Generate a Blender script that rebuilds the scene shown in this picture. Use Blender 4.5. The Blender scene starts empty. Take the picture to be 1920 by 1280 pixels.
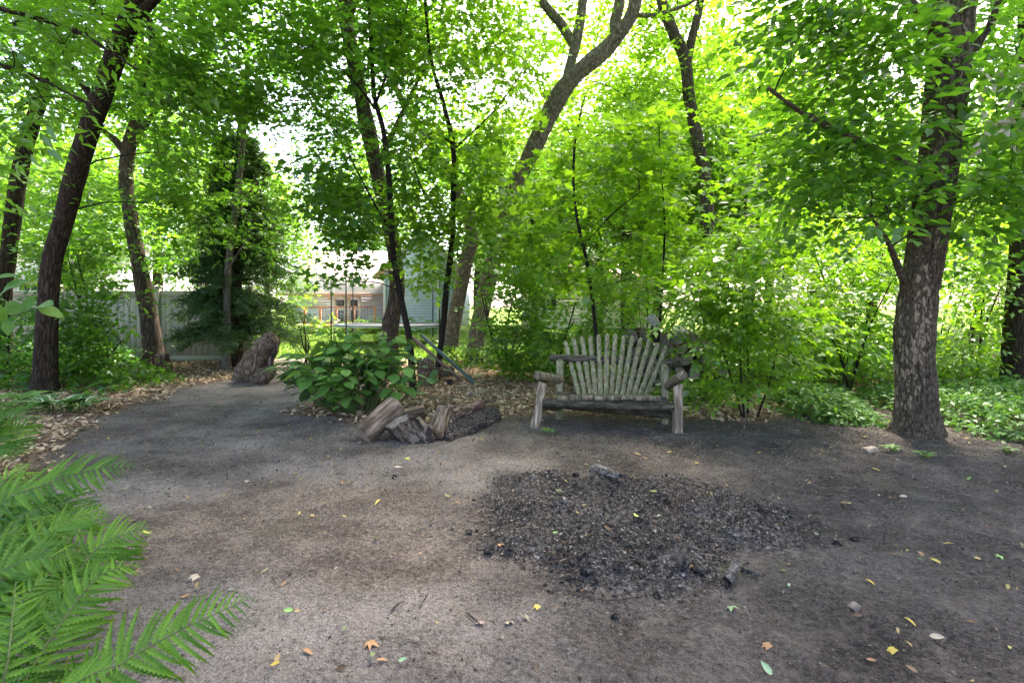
import bpy, math
import numpy as np
from mathutils import Vector, Matrix

# ------------------------------------------------------------------ camera, sky, sun, exposure
S = bpy.context.scene
COL = S.collection
F, H, HY = 1000.0, 1.40, 575.0            # focal length in photo pixels, eye height, horizon row
cam = bpy.data.cameras.new("camera")
camo = bpy.data.objects.new("camera", cam); COL.objects.link(camo)
camo.location = (0, 0, H); camo.rotation_euler = (math.radians(90), 0, 0)
cam.sensor_width = 36.0; cam.lens = 36.0 * F / 1920.0
cam.shift_y = (HY - 640.0) / 1920.0
cam.clip_start = 0.05; cam.clip_end = 800
S.camera = camo

SUN_EL, SUN_AZ = 56.0, 24.0               # azimuth measured from +Y towards +X
W = bpy.data.worlds.new("World"); S.world = W; W.use_nodes = True
wn = W.node_tree.nodes; wl = W.node_tree.links; wn.clear()
sky = wn.new("ShaderNodeTexSky"); sky.sky_type = 'NISHITA'; sky.sun_disc = False
sky.sun_elevation = math.radians(SUN_EL); sky.sun_rotation = math.radians(SUN_AZ)
sky.altitude = 200; sky.air_density = 0.55; sky.dust_density = 4.0; sky.ozone_density = 0.6
bg = wn.new("ShaderNodeBackground"); bg.inputs[1].default_value = 0.15
wo = wn.new("ShaderNodeOutputWorld")
wl.new(sky.outputs[0], bg.inputs[0]); wl.new(bg.outputs[0], wo.inputs[0])
sl = bpy.data.lights.new("sun", 'SUN'); sl.energy = 2.3; sl.angle = math.radians(6.0); sl.color = (1.0, 0.965, 0.90)
so = bpy.data.objects.new("sun", sl); COL.objects.link(so)
_e, _a = math.radians(SUN_EL), math.radians(SUN_AZ)
sd = Vector((math.cos(_e) * math.sin(_a), math.cos(_e) * math.cos(_a), math.sin(_e)))
so.rotation_euler = sd.to_track_quat('Z', 'Y').to_euler(); so.location = (0, 0, 30)
S.view_settings.view_transform = 'Standard'; S.view_settings.look = 'None'
S.view_settings.exposure = 3.08; S.view_settings.gamma = 1.0; S.view_settings.use_curve_mapping = False
S.view_settings.use_white_balance = True; S.view_settings.white_balance_temperature = 7050; S.view_settings.white_balance_tint = 14   # camera set for shade
S.render.engine = 'CYCLES'
cy = S.cycles
cy.use_denoising = True; cy.denoiser = 'OPENIMAGEDENOISE'; cy.denoising_input_passes = 'RGB_ALBEDO_NORMAL'; cy.denoising_prefilter = 'NONE'; cy.max_bounces = 6; cy.diffuse_bounces = 4; cy.glossy_bounces = 2
cy.transmission_bounces = 6; cy.transparent_max_bounces = 8; cy.caustics_reflective = False; cy.caustics_refractive = False
cy.use_adaptive_sampling = True; cy.adaptive_threshold = 0.03

RNG = np.random.default_rng(7)

# ------------------------------------------------------------------ helpers
def P(px, py, d):
    return np.array([(px - 960.0) * d / F, d, H + (HY - py) * d / F])
def G(px, py):
    d = H * F / (py - HY)
    x = (px - 960.0) * d / F
    return np.array([x, d, gz(x, d)])

def _hash(ix, iy, iz, seed):
    h = (ix * 374761393 + iy * 668265263 + iz * 2147483647 + seed * 974634777) & 0xFFFFFFFF
    h = ((h ^ (h >> 13)) * 1274126177) & 0xFFFFFFFF
    h = h ^ (h >> 16)
    return (h & 0xFFFF) / 65535.0
def vnoise(p, seed=0):
    p = np.asarray(p, float)
    i = np.floor(p).astype(np.int64); f = p - i; f = f * f * (3 - 2 * f)
    r = 0
    for dx in (0, 1):
        for dy in (0, 1):
            for dz in (0, 1):
                w = (f[..., 0] if dx else 1 - f[..., 0]) * (f[..., 1] if dy else 1 - f[..., 1]) * (f[..., 2] if dz else 1 - f[..., 2])
                r = r + w * _hash(i[..., 0] + dx, i[..., 1] + dy, i[..., 2] + dz, seed)
    return r
def fbm(p, o=4, seed=0):
    p = np.asarray(p, float); a, s, t = 0.5, 0.0, 0.0
    for k in range(o):
        s = s + a * vnoise(p, seed + k * 17); t += a; p = p * 2.03 + 11.3; a *= 0.5
    return s / t
def sstep(a, b, x):
    t = np.clip((x - a) / (b - a), 0, 1); return t * t * (3 - 2 * t)

def mesh_np(name, V, faces, mats, smooth=False, midx=None):
    """faces: list of int arrays, each (n,k)"""
    me = bpy.data.meshes.new(name)
    V = np.asarray(V, np.float32)
    me.vertices.add(len(V)); me.vertices.foreach_set("co", V.ravel())
    faces = [np.asarray(f, np.int32) for f in faces if len(f)]
    loops = np.concatenate([f.ravel() for f in faces])
    tot = np.concatenate([np.full(len(f), f.shape[1], np.int32) for f in faces])
    st = np.concatenate([[0], np.cumsum(tot)[:-1]]).astype(np.int32)
    me.loops.add(len(loops)); me.loops.foreach_set("vertex_index", loops.astype(np.int32))
    me.polygons.add(len(tot)); me.polygons.foreach_set("loop_start", st); me.polygons.foreach_set("loop_total", tot)
    if smooth is not False:
        sm = np.ones(len(tot), bool) if smooth is True else np.asarray(smooth)
        me.polygons.foreach_set("use_smooth", sm)
    for m in (mats if isinstance(mats, (list, tuple)) else [mats]): me.materials.append(m)
    if midx is not None: me.polygons.foreach_set("material_index", np.asarray(midx, np.int32))
    me.update(calc_edges=True); me.validate()
    return me
def add(name, me, parent=None, loc=(0, 0, 0), rot=None, scale=None):
    o = bpy.data.objects.new(name, me); COL.objects.link(o)
    o.location = loc
    if rot is not None: o.rotation_euler = rot
    if scale is not None: o.scale = scale
    if parent is not None: o.parent = parent
    return o
def tag(o, label=None, cat=None, group=None, kind=None):
    if label: o['label'] = label
    if cat: o['category'] = cat
    if group: o['group'] = group
    if kind: o['kind'] = kind
    return o
def root(name, loc, label, cat, group=None, rz=0):
    o = add(name, None, None, [float(c) for c in loc], (0, 0, rz)); o.empty_display_size = .1
    return tag(o, label, cat, group)
def part(name, geo, mat, parent, smooth=False, midx=None, kind=None):
    """geo in world coordinates under an unrotated root"""
    V, Fs = geo
    off = np.array(parent.location) if parent is not None else 0
    par = parent.parent if parent is not None else None
    while par is not None: off = off + np.array(par.location); par = par.parent
    o = add(name, mesh_np(name, np.asarray(V) - off, Fs, mat, smooth, midx), parent)
    if kind: o['kind'] = kind
    return o
def solo(name, geo, mat, loc, label, cat, group=None, kind=None, smooth=False, midx=None):
    V, Fs = geo
    o = add(name, mesh_np(name, np.asarray(V) - np.asarray(loc), Fs, mat, smooth, midx), None, [float(c) for c in loc])
    return tag(o, label, cat, group, kind)
def join(geos):
    Vs, Fd, n = [], {}, 0
    for V, Fs in geos:
        V = np.asarray(V)
        for f in Fs:
            f = np.asarray(f)
            if len(f): Fd.setdefault(f.shape[1], []).append(f + n)
        Vs.append(V); n += len(V)
    return np.concatenate(Vs), [np.concatenate(v) for v in Fd.values()]
def box(c, s, rz=0, bev=0):
    x, y, z = np.array(s) / 2.0
    if bev == 0:
        V = np.array([[i, j, k] for k in (-z, z) for j in (-y, y) for i in (-x, x)], float)
        Fq = np.array([[0, 2, 3, 1], [4, 5, 7, 6], [0, 1, 5, 4], [2, 6, 7, 3], [0, 4, 6, 2], [1, 3, 7, 5]])
        Fs = [Fq]
    else:
        b = bev
        ring = [(-x + b, -y), (x - b, -y), (x, -y + b), (x, y - b), (x - b, y), (-x + b, y), (-x, y - b), (-x, -y + b)]
        def inset(r, q): return [(px * (x - q) / x, py * (y - q) / y) for px, py in r]
        L = [(inset(ring, b), -z), (ring, -z + b), (ring, z - b), (inset(ring, b), z)]
        V = np.array([[px, py, zz] for r, zz in L for px, py in r])
        q = []
        for l in range(3):
            for i in range(8):
                j = (i + 1) % 8; q.append([l * 8 + i, l * 8 + j, l * 8 + 8 + j, l * 8 + 8 + i])
        Fs = [np.array(q), np.array([list(range(7, -1, -1)), list(range(24, 32))])]
    if rz:
        c_, s_ = math.cos(rz), math.sin(rz)
        V = V @ np.array([[c_, s_, 0], [-s_, c_, 0], [0, 0, 1]])
    return V + np.array(c), Fs
def catmull(pts, n):
    pts = np.asarray(pts, float)
    if len(pts) == 2:
        t = np.linspace(0, 1, n)[:, None]; return pts[0] * (1 - t) + pts[1] * t
    q = np.vstack([2 * pts[0] - pts[1], pts, 2 * pts[-1] - pts[-2]])
    t = np.linspace(0, len(pts) - 1 - 1e-6, n); i = t.astype(int); f = (t - i)[:, None]
    a, b, c, d = q[i], q[i + 1], q[i + 2], q[i + 3]
    return 0.5 * ((2 * b) + (-a + c) * f + (2 * a - 5 * b + 4 * c - d) * f ** 2 + (-a + 3 * b - 3 * c + d) * f ** 3)
def frames(C):
    T = np.gradient(C, axis=0); T /= np.linalg.norm(T, axis=1)[:, None] + 1e-9
    N = np.zeros_like(T)
    u = np.cross(T[0], [0.3, 1, 0.1]); u /= np.linalg.norm(u); N[0] = u
    for i in range(1, len(T)):
        v = N[i - 1] - T[i] * np.dot(N[i - 1], T[i]); N[i] = v / (np.linalg.norm(v) + 1e-9)
    return T, N, np.cross(T, N)
def tube(pts, rad, ns=8, n=None, caps=True, disp=None, raw=False):
    """pts (k,3), rad (k,) ; disp(Pos, theta, t) -> radial multiplier"""
    k = len(pts); n = n or max(2, (k - 1) * 4 + 1)
    C = np.asarray(pts, float) if raw else catmull(pts, n)
    n = len(C)
    R = np.interp(np.linspace(0, 1, n), np.linspace(0, 1, len(rad)), rad)
    T, N, B = frames(C)
    th = np.arange(ns) / ns * 2 * math.pi
    dirs = N[:, None, :] * np.cos(th)[None, :, None] + B[:, None, :] * np.sin(th)[None, :, None]
    rr = R[:, None] * np.ones(ns)[None]
    if disp is not None:
        pos = C[:, None, :] + dirs * rr[..., None]
        rr = rr + disp(pos, th[None, :] + 0 * rr, np.linspace(0, 1, n)[:, None] + 0 * rr)
    V = (C[:, None, :] + dirs * rr[..., None]).reshape(-1, 3)
    i = np.arange(n - 1)[:, None] * ns; j = np.arange(ns)[None]
    j2 = (j + 1) % ns
    Fq = np.stack([i + j, i + j2, i + ns + j2, i + ns + j], -1).reshape(-1, 4)
    Fs = [Fq]
    if caps:
        V = np.vstack([V, C[0], C[-1]]); a = n * ns
        jj = np.arange(ns)
        Fs.append(np.vstack([np.stack([np.full(ns, a), (jj + 1) % ns, jj], -1),
                             np.stack([np.full(ns, a + 1), (n - 1) * ns + jj, (n - 1) * ns + (jj + 1) % ns], -1)]))
    return V, Fs

# ------------------------------------------------------------------ materials
def newmat(name):
    m = bpy.data.materials.new(name); m.use_nodes = True
    nt = m.node_tree; nt.nodes.clear()
    return m, nt.nodes, nt.links
def ramp(nd, stops, interp='LINEAR'):
    r = nd.new("ShaderNodeValToRGB"); e = r.color_ramp.elements; r.color_ramp.interpolation = interp
    while len(e) < len(stops): e.new(0.5)
    for k, (p, c) in enumerate(stops):
        e[k].position = p; e[k].color = (*c, 1) if len(c) == 3 else c
    return r
def noise(nd, lk, vec, scale, detail=4, rough=.6, kind='noise'):
    if kind == 'noise':
        t = nd.new("ShaderNodeTexNoise"); t.inputs['Detail'].default_value = detail; t.inputs['Roughness'].default_value = rough
    else:
        t = nd.new("ShaderNodeTexVoronoi"); t.feature = kind
    t.inputs['Scale'].default_value = scale
    if vec is not None: lk.new(vec, t.inputs['Vector'])
    return t
def mapping(nd, lk, scale, coord='Object'):
    tc = nd.new("ShaderNodeTexCoord"); mp = nd.new("ShaderNodeMapping"); mp.inputs['Scale'].default_value = scale
    lk.new(tc.outputs[coord], mp.inputs['Vector']); return mp.outputs[0]
def mixc(nd, lk, fac, a, b, mode='MIX'):
    m = nd.new("ShaderNodeMix"); m.data_type = 'RGBA'; m.blend_type = mode
    for sock, v in ((m.inputs[0], fac), (m.inputs[6], a), (m.inputs[7], b)):
        if isinstance(v, (int, float)): sock.default_value = v
        elif isinstance(v, tuple): sock.default_value = (*v, 1) if len(v) == 3 else v
        else: lk.new(v, sock)
    return m.outputs[2]
def mathn(nd, lk, op, a, b=None):
    m = nd.new("ShaderNodeMath"); m.operation = op
    for k, v in enumerate((a, b)):
        if v is None: continue
        if isinstance(v, (int, float)): m.inputs[k].default_value = v
        else: lk.new(v, m.inputs[k])
    return m.outputs[0]
def finish(m, nd, lk, color, rough=.85, bump=None, bstr=.5, bdist=.02, spec=.25):
    b = nd.new("ShaderNodeBsdfPrincipled"); o = nd.new("ShaderNodeOutputMaterial")
    if isinstance(color, tuple): b.inputs['Base Color'].default_value = (*color, 1)
    else: lk.new(color, b.inputs['Base Color'])
    if isinstance(rough, (int, float)): b.inputs['Roughness'].default_value = rough
    else: lk.new(rough, b.inputs['Roughness'])
    b.inputs['Specular IOR Level'].default_value = spec
    if bump is not None:
        bp = nd.new("ShaderNodeBump"); bp.inputs['Strength'].default_value = bstr; bp.inputs['Distance'].default_value = bdist
        lk.new(bump, bp.inputs['Height']); lk.new(bp.outputs[0], b.inputs['Normal'])
    lk.new(b.outputs[0], o.inputs[0])
    return b
def leafmat(name, c1, c2, trans=1.6, mixf=.5, gloss=.045, tint=(1.0, 1.0, .40)):
    """c1..c2 range of reflectance; transmission is a yellower version of it"""
    m, nd, lk = newmat(name)
    g = nd.new("ShaderNodeNewGeometry")
    tc = nd.new("ShaderNodeTexCoord")
    n = noise(nd, lk, tc.outputs['Object'], 1.1, 2)
    rr = ramp(nd, [(0, (0, 0, 0)), (.75, (.55, .55, .55)), (1, (1, 1, 1))]); lk.new(g.outputs['Random Per Island'], rr.inputs[0])
    f = mathn(nd, lk, 'ADD', mathn(nd, lk, 'MULTIPLY', rr.outputs[0], .95), mathn(nd, lk, 'SUBTRACT', mathn(nd, lk, 'MULTIPLY', n.outputs[0], .7), .2))
    base = mixc(nd, lk, f, c1, c2)
    tr = mixc(nd, lk, 1.0, base, (tint[0] * trans, tint[1] * trans, tint[2] * trans), 'MULTIPLY')
    d = nd.new("ShaderNodeBsdfDiffuse"); lk.new(base, d.inputs[0])
    t = nd.new("ShaderNodeBsdfTranslucent"); lk.new(tr, t.inputs[0])
    ms = nd.new("ShaderNodeMixShader"); ms.inputs[0].default_value = mixf
    lk.new(d.outputs[0], ms.inputs[1]); lk.new(t.outputs[0], ms.inputs[2])
    gl = nd.new("ShaderNodeBsdfGlossy"); gl.inputs['Roughness'].default_value = .38; gl.inputs[0].default_value = (.9, 1, .95, 1)
    m2 = nd.new("ShaderNodeMixShader"); m2.inputs[0].default_value = gloss
    lk.new(ms.outputs[0], m2.inputs[1]); lk.new(gl.outputs[0], m2.inputs[2])
    o = nd.new("ShaderNodeOutputMaterial"); lk.new(m2.outputs[0], o.inputs[0])
    return m
def barkmat(name, dark, light, scale=(11, 11, 1.7), bstr=.9, lichen=None, green=0.0):
    m, nd, lk = newmat(name)
    v = mapping(nd, lk, scale)
    wob = noise(nd, lk, v, 1.5, 3)
    vv = nd.new("ShaderNodeVectorMath"); vv.operation = 'ADD'; lk.new(v, vv.inputs[0]); lk.new(wob.outputs['Color'], vv.inputs[1])
    vo = noise(nd, lk, vv.outputs[0], 2.2, kind='DISTANCE_TO_EDGE')
    fine = noise(nd, lk, v, 5.0, 6, .7)
    edge = ramp(nd, [(0, (0, 0, 0)), (.28, (1, 1, 1))]); lk.new(vo.outputs['Distance'], edge.inputs[0])
    hgt = mathn(nd, lk, 'ADD', mathn(nd, lk, 'MULTIPLY', edge.outputs[0], .42), mathn(nd, lk, 'MULTIPLY', fine.outputs[0], .75))
    r = ramp(nd, [(.38, dark), (.85, light)]); lk.new(hgt, r.inputs[0])
    col = r.outputs[0]
    big = noise(nd, lk, mapping(nd, lk, (1.2, 1.2, .7)), 1.3, 3)
    col = mixc(nd, lk, mathn(nd, lk, 'MULTIPLY', big.outputs[0], .55), col, tuple(c * .55 for c in dark))
    if lichen is not None:
        ln = noise(nd, lk, mapping(nd, lk, (10, 10, 6)), 1.8, 5, .65)
        lr = ramp(nd, [(.56, (0, 0, 0)), (.66, (1, 1, 1))]); lk.new(ln.outputs[0], lr.inputs[0])
        col = mixc(nd, lk, mathn(nd, lk, 'MULTIPLY', lr.outputs[0], .7), col, lichen)
    finish(m, nd, lk, col, .92, hgt, bstr, .025, .15)
    return m
def woodmat(name, dark, light, scale=(30, 30, 3), lichen=None, lich_amt=.55, bstr=.5):
    m, nd, lk = newmat(name)
    v = mapping(nd, lk, scale)
    n = noise(nd, lk, v, 1.0, 6, .65)
    r = ramp(nd, [(.36, tuple(c * .7 for c in dark)), (.47, dark), (.62, light)]); lk.new(n.outputs[0], r.inputs[0]); col = r.outputs[0]
    h = n.outputs[0]
    bigv = mapping(nd, lk, (3, 3, 3)); bn = noise(nd, lk, bigv, 2, 3)
    br = ramp(nd, [(.4, (0, 0, 0)), (.7, (1, 1, 1))]); lk.new(bn.outputs[0], br.inputs[0])
    col = mixc(nd, lk, mathn(nd, lk, 'MULTIPLY', br.outputs[0], .5), col, tuple(c * .6 for c in dark))
    if lichen is not None:
        ln = noise(nd, lk, mapping(nd, lk, (1, 1, 1)), 30, 5, .7)
        lr = ramp(nd, [(.46, (0, 0, 0)), (.62, (1, 1, 1))]); lk.new(ln.outputs[0], lr.inputs[0])
        col = mixc(nd, lk, mathn(nd, lk, 'MULTIPLY', lr.outputs[0], lich_amt), col, lichen)
        h = mathn(nd, lk, 'ADD', h, mathn(nd, lk, 'MULTIPLY', lr.outputs[0], .4))
    finish(m, nd, lk, col, .88, h, bstr, .012, .2)
    return m
def plainmat(name, c, rough=.6, var=.25, scale=6, spec=.3, metal=0, bstr=.1):
    m, nd, lk = newmat(name)
    n = noise(nd, lk, mapping(nd, lk, (1, 1, 1)), scale, 5, .6)
    col = mixc(nd, lk, n.outputs[0], tuple(x * (1 - var) for x in c), tuple(min(1, x * (1 + var)) for x in c))
    b = finish(m, nd, lk, col, rough, n.outputs[0], bstr, .005, spec); b.inputs['Metallic'].default_value = metal
    return m
def islandmat(name, stops, rough=.85, bstr=0):
    m, nd, lk = newmat(name)
    g = nd.new("ShaderNodeNewGeometry"); r = ramp(nd, stops); lk.new(g.outputs['Random Per Island'], r.inputs[0])
    n = noise(nd, lk, mapping(nd, lk, (1, 1, 1)), 60, 3)
    col = mixc(nd, lk, mathn(nd, lk, 'MULTIPLY', n.outputs[0], .5), r.outputs[0], mixc(nd, lk, .5, r.outputs[0], (.02, .015, .01)))
    finish(m, nd, lk, col, rough, spec=.15); return m

M = {}
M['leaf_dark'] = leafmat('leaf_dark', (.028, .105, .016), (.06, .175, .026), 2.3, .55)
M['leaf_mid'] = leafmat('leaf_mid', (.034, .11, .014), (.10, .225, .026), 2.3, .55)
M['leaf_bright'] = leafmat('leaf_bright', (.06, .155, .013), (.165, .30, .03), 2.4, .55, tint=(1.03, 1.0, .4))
M['leaf_far'] = leafmat('leaf_far', (.10, .21, .03), (.18, .32, .06), 2.0, .5)
M['leaf_near'] = leafmat('leaf_near', (.05, .145, .014), (.10, .22, .022), 2.0)
M['leaf_hydrangea'] = leafmat('leaf_hydrangea', (.05, .14, .035), (.095, .21, .055), 1.6, .35, .09, (1.1, 1.0, .5))
M['leaf_pale'] = leafmat('leaf_pale', (.055, .15, .03), (.13, .25, .075), 1.6, .35, .02)
M['leaf_fern'] = leafmat('leaf_fern', (.045, .15, .014), (.10, .235, .024), 1.8, .42, .03, (1.2, 1.0, .45))
M['needle'] = leafmat('needle', (.028, .07, .024), (.065, .13, .046), 1.5, .3, .03)
M['needle_pale'] = leafmat('needle_pale', (.06, .11, .07), (.10, .17, .11), 1.2, .25, .03)
M['grass'] = leafmat('grass', (.10, .19, .02), (.17, .28, .04), 1.4, .35, .04)
M['bark_dark'] = barkmat('bark_dark', (.020, .0135, .008), (.085, .063, .042))
M['bark_brown'] = barkmat('bark_brown', (.045, .033, .023), (.20, .155, .115))
M['bark_grey'] = barkmat('bark_grey', (.10, .08, .06), (.33, .265, .205), (7, 7, 3.0), .6)
M['bark_pale'] = barkmat('bark_pale', (.10, .085, .065), (.27, .24, .19), (14, 14, 4), .4)
M['bark_thin'] = barkmat('bark_thin', (.016, .012, .009), (.055, .045, .034), (20, 20, 6), .4)
M['stem'] = plainmat('stem', (.10, .13, .04), .7, .3, 20)

# ------------------------------------------------------------------ ground
MC = np.array([0.72, 3.58]); MR = np.array([0.98, 0.86])     # ash mound centre and radii
def mound_q(x, y):
    a = np.arctan2(y - MC[1], x - MC[0])
    wob = 1 + .12 * np.sin(a * 3 + 1) + .08 * np.sin(a * 5 + 2.6) + .05 * np.sin(a * 9 + .4)
    return np.sqrt(((x - MC[0]) / MR[0]) ** 2 + ((y - MC[1]) / MR[1]) ** 2) / wob
def poly_in(x, y, poly):
    x = np.asarray(x, float); y = np.asarray(y, float); ins = np.zeros(x.shape, bool)
    n = len(poly)
    for i in range(n):
        x1, y1 = poly[i]; x2, y2 = poly[(i + 1) % n]
        c = ((y1 > y) != (y2 > y)) & (x < (x2 - x1) * (y - y1) / (y2 - y1 + 1e-12) + x1)
        ins ^= c
    return ins
def poly_sd(x, y, poly):
    """signed distance, positive inside"""
    x = np.asarray(x, float); y = np.asarray(y, float); d = np.full(x.shape, 1e9)
    n = len(poly)
    for i in range(n):
        a = np.array(poly[i]); b = np.array(poly[(i + 1) % n]); ab = b - a
        t = np.clip(((x - a[0]) * ab[0] + (y - a[1]) * ab[1]) / (ab @ ab), 0, 1)
        d = np.minimum(d, np.hypot(x - a[0] - t * ab[0], y - a[1] - t * ab[1]))
    return np.where(poly_in(x, y, poly), d, -d)
MULCH_R = [(-2.75, 6.8), (-1.8, 6.3), (-1.0, 6.15), (-.25, 6.45), (.25, 6.8), (1.2, 6.75), (2.35, 6.7), (3.0, 6.55), (3.9, 6.9), (5.4, 7.6), (8, 8.5), (12, 14.2), (-3.6, 14.2), (-4.6, 11.8), (-3.0, 9.0)]
MULCH_L = [(-5.4, 10.6), (-5.6, 9.2), (-5.25, 7.7), (-5.1, 6.6), (-4.7, 5.6), (-3.9, 4.3), (-6, 3.2), (-16, 3.2), (-16, 13.6), (-6.2, 13.6), (-5.6, 11.6)]
def masks(x, y):
    p = np.stack([x, y, 0 * x], -1)
    e = (fbm(p * 1.7, 3, 5) - .5) * 1.2
    mu = sstep(-.18, .22, np.maximum(poly_sd(x, y, MULCH_R), poly_sd(x, y, MULCH_L)) + e * .5)
    lawn = sstep(14.0, 15.2, y + e) * sstep(16, 10, np.abs(x + 4) + 0 * y) 
    lawn = np.maximum(lawn, sstep(15.5, 17, y + e))
    q = mound_q(x, y)
    ash = sstep(1.2, .85, q + e * .3)
    dark = sstep(-.6, 2.0, x + .25 * (3.0 - y) + e * 1.2) * sstep(7.5, 5.5, y + e)  # charcoal-mixed soil, with the shading of the right corner painted in too
    dust = sstep(.36, .62, fbm(p * np.array([.7, 1.3, 1]), 4, 9)) * sstep(1.2, -1.0, x + e * 1.5)
    return mu, lawn, ash, dark, dust
def gz(x, y):
    x = np.asarray(x, float); y = np.asarray(y, float)
    p = np.stack([x, y, 0 * x], -1)
    z = (fbm(p * .45, 3, 1) - .5) * .10 * sstep(1.0, 4.0, np.hypot(x, y)) + (fbm(p * 2.2, 3, 2) - .5) * .03
    q = mound_q(x, y)
    m = sstep(1.12, .72, q)
    near = sstep(9, 5, y)
    z = z + near * ((fbm(p * 12, 2, 4) - .5) * .026 + (fbm(p * 5, 2, 14) - .5) * .03) + m * (fbm(p * 20, 2, 8) - .5) * .055
    z = z + m * (.085 - .03 * sstep(.7, .1, q)) + m * (fbm(p * 6, 4, 3) - .5) * .15
    return z
def ground_sheet():
    def axis(lo, hi, dense_lo, dense_hi, step, grow):
        a = list(np.arange(dense_lo, dense_hi + 1e-6, step)); s = step
        while a[-1] < hi: s *= grow; a.append(a[-1] + s)
        s = step; b = []
        cur = dense_lo
        while cur > lo: s *= grow; cur -= s; b.append(cur)
        return np.array(b[::-1] + a)
    xs = axis(-260, 260, -4.5, 5.5, .035, 1.13); ys = axis(-40, 420, 1.2, 7.2, .03, 1.12)
    X, Y = np.meshgrid(xs, ys)
    Z = gz(X, Y)
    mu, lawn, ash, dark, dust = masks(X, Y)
    p = np.stack([X, Y, 0 * X], -1)
    Z = Z + mu * .02
    V = np.stack([X, Y, Z], -1).reshape(-1, 3)
    ny, nx = X.shape
    i = np.arange(ny - 1)[:, None] * nx + np.arange(nx - 1)[None]
    Fq = np.stack([i, i + 1, i + nx + 1, i + nx], -1).reshape(-1, 4)
    m, nd, lk = newmat('soil')
    def att(n):
        a = nd.new("ShaderNodeAttribute"); a.attribute_name = n; return a.outputs['Fac']
    o3 = mapping(nd, lk, (1, 1, 1))
    n1 = noise(nd, lk, o3, 1.6, 5, .6); n2 = noise(nd, lk, o3, 38, 5, .75); n3 = noise(nd, lk, o3, 150, 3, .7)
    v1 = noise(nd, lk, o3, 75, kind='F1')
    soil = ramp(nd, [(.40, (.048, .038, .031)), (.5, (.145, .12, .10)), (.59, (.30, .255, .215))])
    gr = mathn(nd, lk, 'ADD', mathn(nd, lk, 'MULTIPLY', n1.outputs[0], .3), mathn(nd, lk, 'ADD', mathn(nd, lk, 'MULTIPLY', n2.outputs[0], .42), mathn(nd, lk, 'MULTIPLY', n3.outputs[0], .28)))
    lk.new(gr, soil.inputs[0])
    dusty = ramp(nd, [(.41, (.10, .086, .075)), (.59, (.37, .33, .29))]); lk.new(gr, dusty.inputs[0])
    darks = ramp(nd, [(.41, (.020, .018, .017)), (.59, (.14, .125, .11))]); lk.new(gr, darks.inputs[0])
    ashc = ramp(nd, [(.40, (.012, .011, .011)), (.5, (.058, .053, .048)), (.61, (.24, .22, .195))]); lk.new(mathn(nd, lk, 'ADD', mathn(nd, lk, 'MULTIPLY', n2.outputs[0], .75), mathn(nd, lk, 'MULTIPLY', n1.outputs[0], .25)), ashc.inputs[0])
    mulc = ramp(nd, [(.3, (.10, .065, .04)), (.7, (.42, .29, .18))]); lk.new(n2.outputs[0], mulc.inputs[0])
    law = ramp(nd, [(.3, (.09, .17, .02)), (.7, (.19, .28, .04))]); lk.new(gr, law.inputs[0])
    c = mixc(nd, lk, att('dust'), soil.outputs[0], dusty.outputs[0])
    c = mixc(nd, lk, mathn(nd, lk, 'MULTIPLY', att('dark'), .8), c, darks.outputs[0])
    c = mixc(nd, lk, att('ash'), c, ashc.outputs[0])
    fl = noise(nd, lk, o3, 21, 3, .7); flr = ramp(nd, [(.30, (1, 1, 1)), (.40, (0, 0, 0))]); lk.new(fl.outputs[0], flr.inputs[0])
    c = mixc(nd, lk, mathn(nd, lk, 'MULTIPLY', flr.outputs[0], .6), c, (.03, .024, .02))
    fl2 = noise(nd, lk, o3, 5.5, 4, .65); flr2 = ramp(nd, [(.52, (0, 0, 0)), (.66, (1, 1, 1))]); lk.new(fl2.outputs[0], flr2.inputs[0])
    c = mixc(nd, lk, mathn(nd, lk, 'MULTIPLY', flr2.outputs[0], .28), c, (.30, .255, .21))
    c = mixc(nd, lk, att('mulch'), c, mulc.outputs[0])
    moss = noise(nd, lk, o3, 1.1, 4, .6); mr = ramp(nd, [(.60, (0, 0, 0)), (.72, (1, 1, 1))]); lk.new(moss.outputs[0], mr.inputs[0])
    c = mixc(nd, lk, mathn(nd, lk, 'MULTIPLY', mr.outputs[0], .35), c, (.09, .12, .05))
    c = mixc(nd, lk, att('lawn'), c, law.outputs[0])
    hgt = mathn(nd, lk, 'ADD', mathn(nd, lk, 'MULTIPLY', n2.outputs[0], 1.0), mathn(nd, lk, 'MULTIPLY', n3.outputs[0], .5))
    hgt = mathn(nd, lk, 'ADD', hgt, mathn(nd, lk, 'MULTIPLY', v1.outputs['Distance'], -.6))
    finish(m, nd, lk, c, .95, hgt, 1.0, .03, .12)
    me = mesh_np('ground', V, [Fq], m, True)
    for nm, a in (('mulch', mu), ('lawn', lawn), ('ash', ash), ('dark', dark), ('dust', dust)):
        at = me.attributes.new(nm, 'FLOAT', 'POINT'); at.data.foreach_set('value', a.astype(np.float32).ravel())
    o = add('ground', me); tag(o, 'bare grey brown dirt clearing with mulch beds and lawn beyond', 'ground', kind='structure')
ground_sheet()

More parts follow.
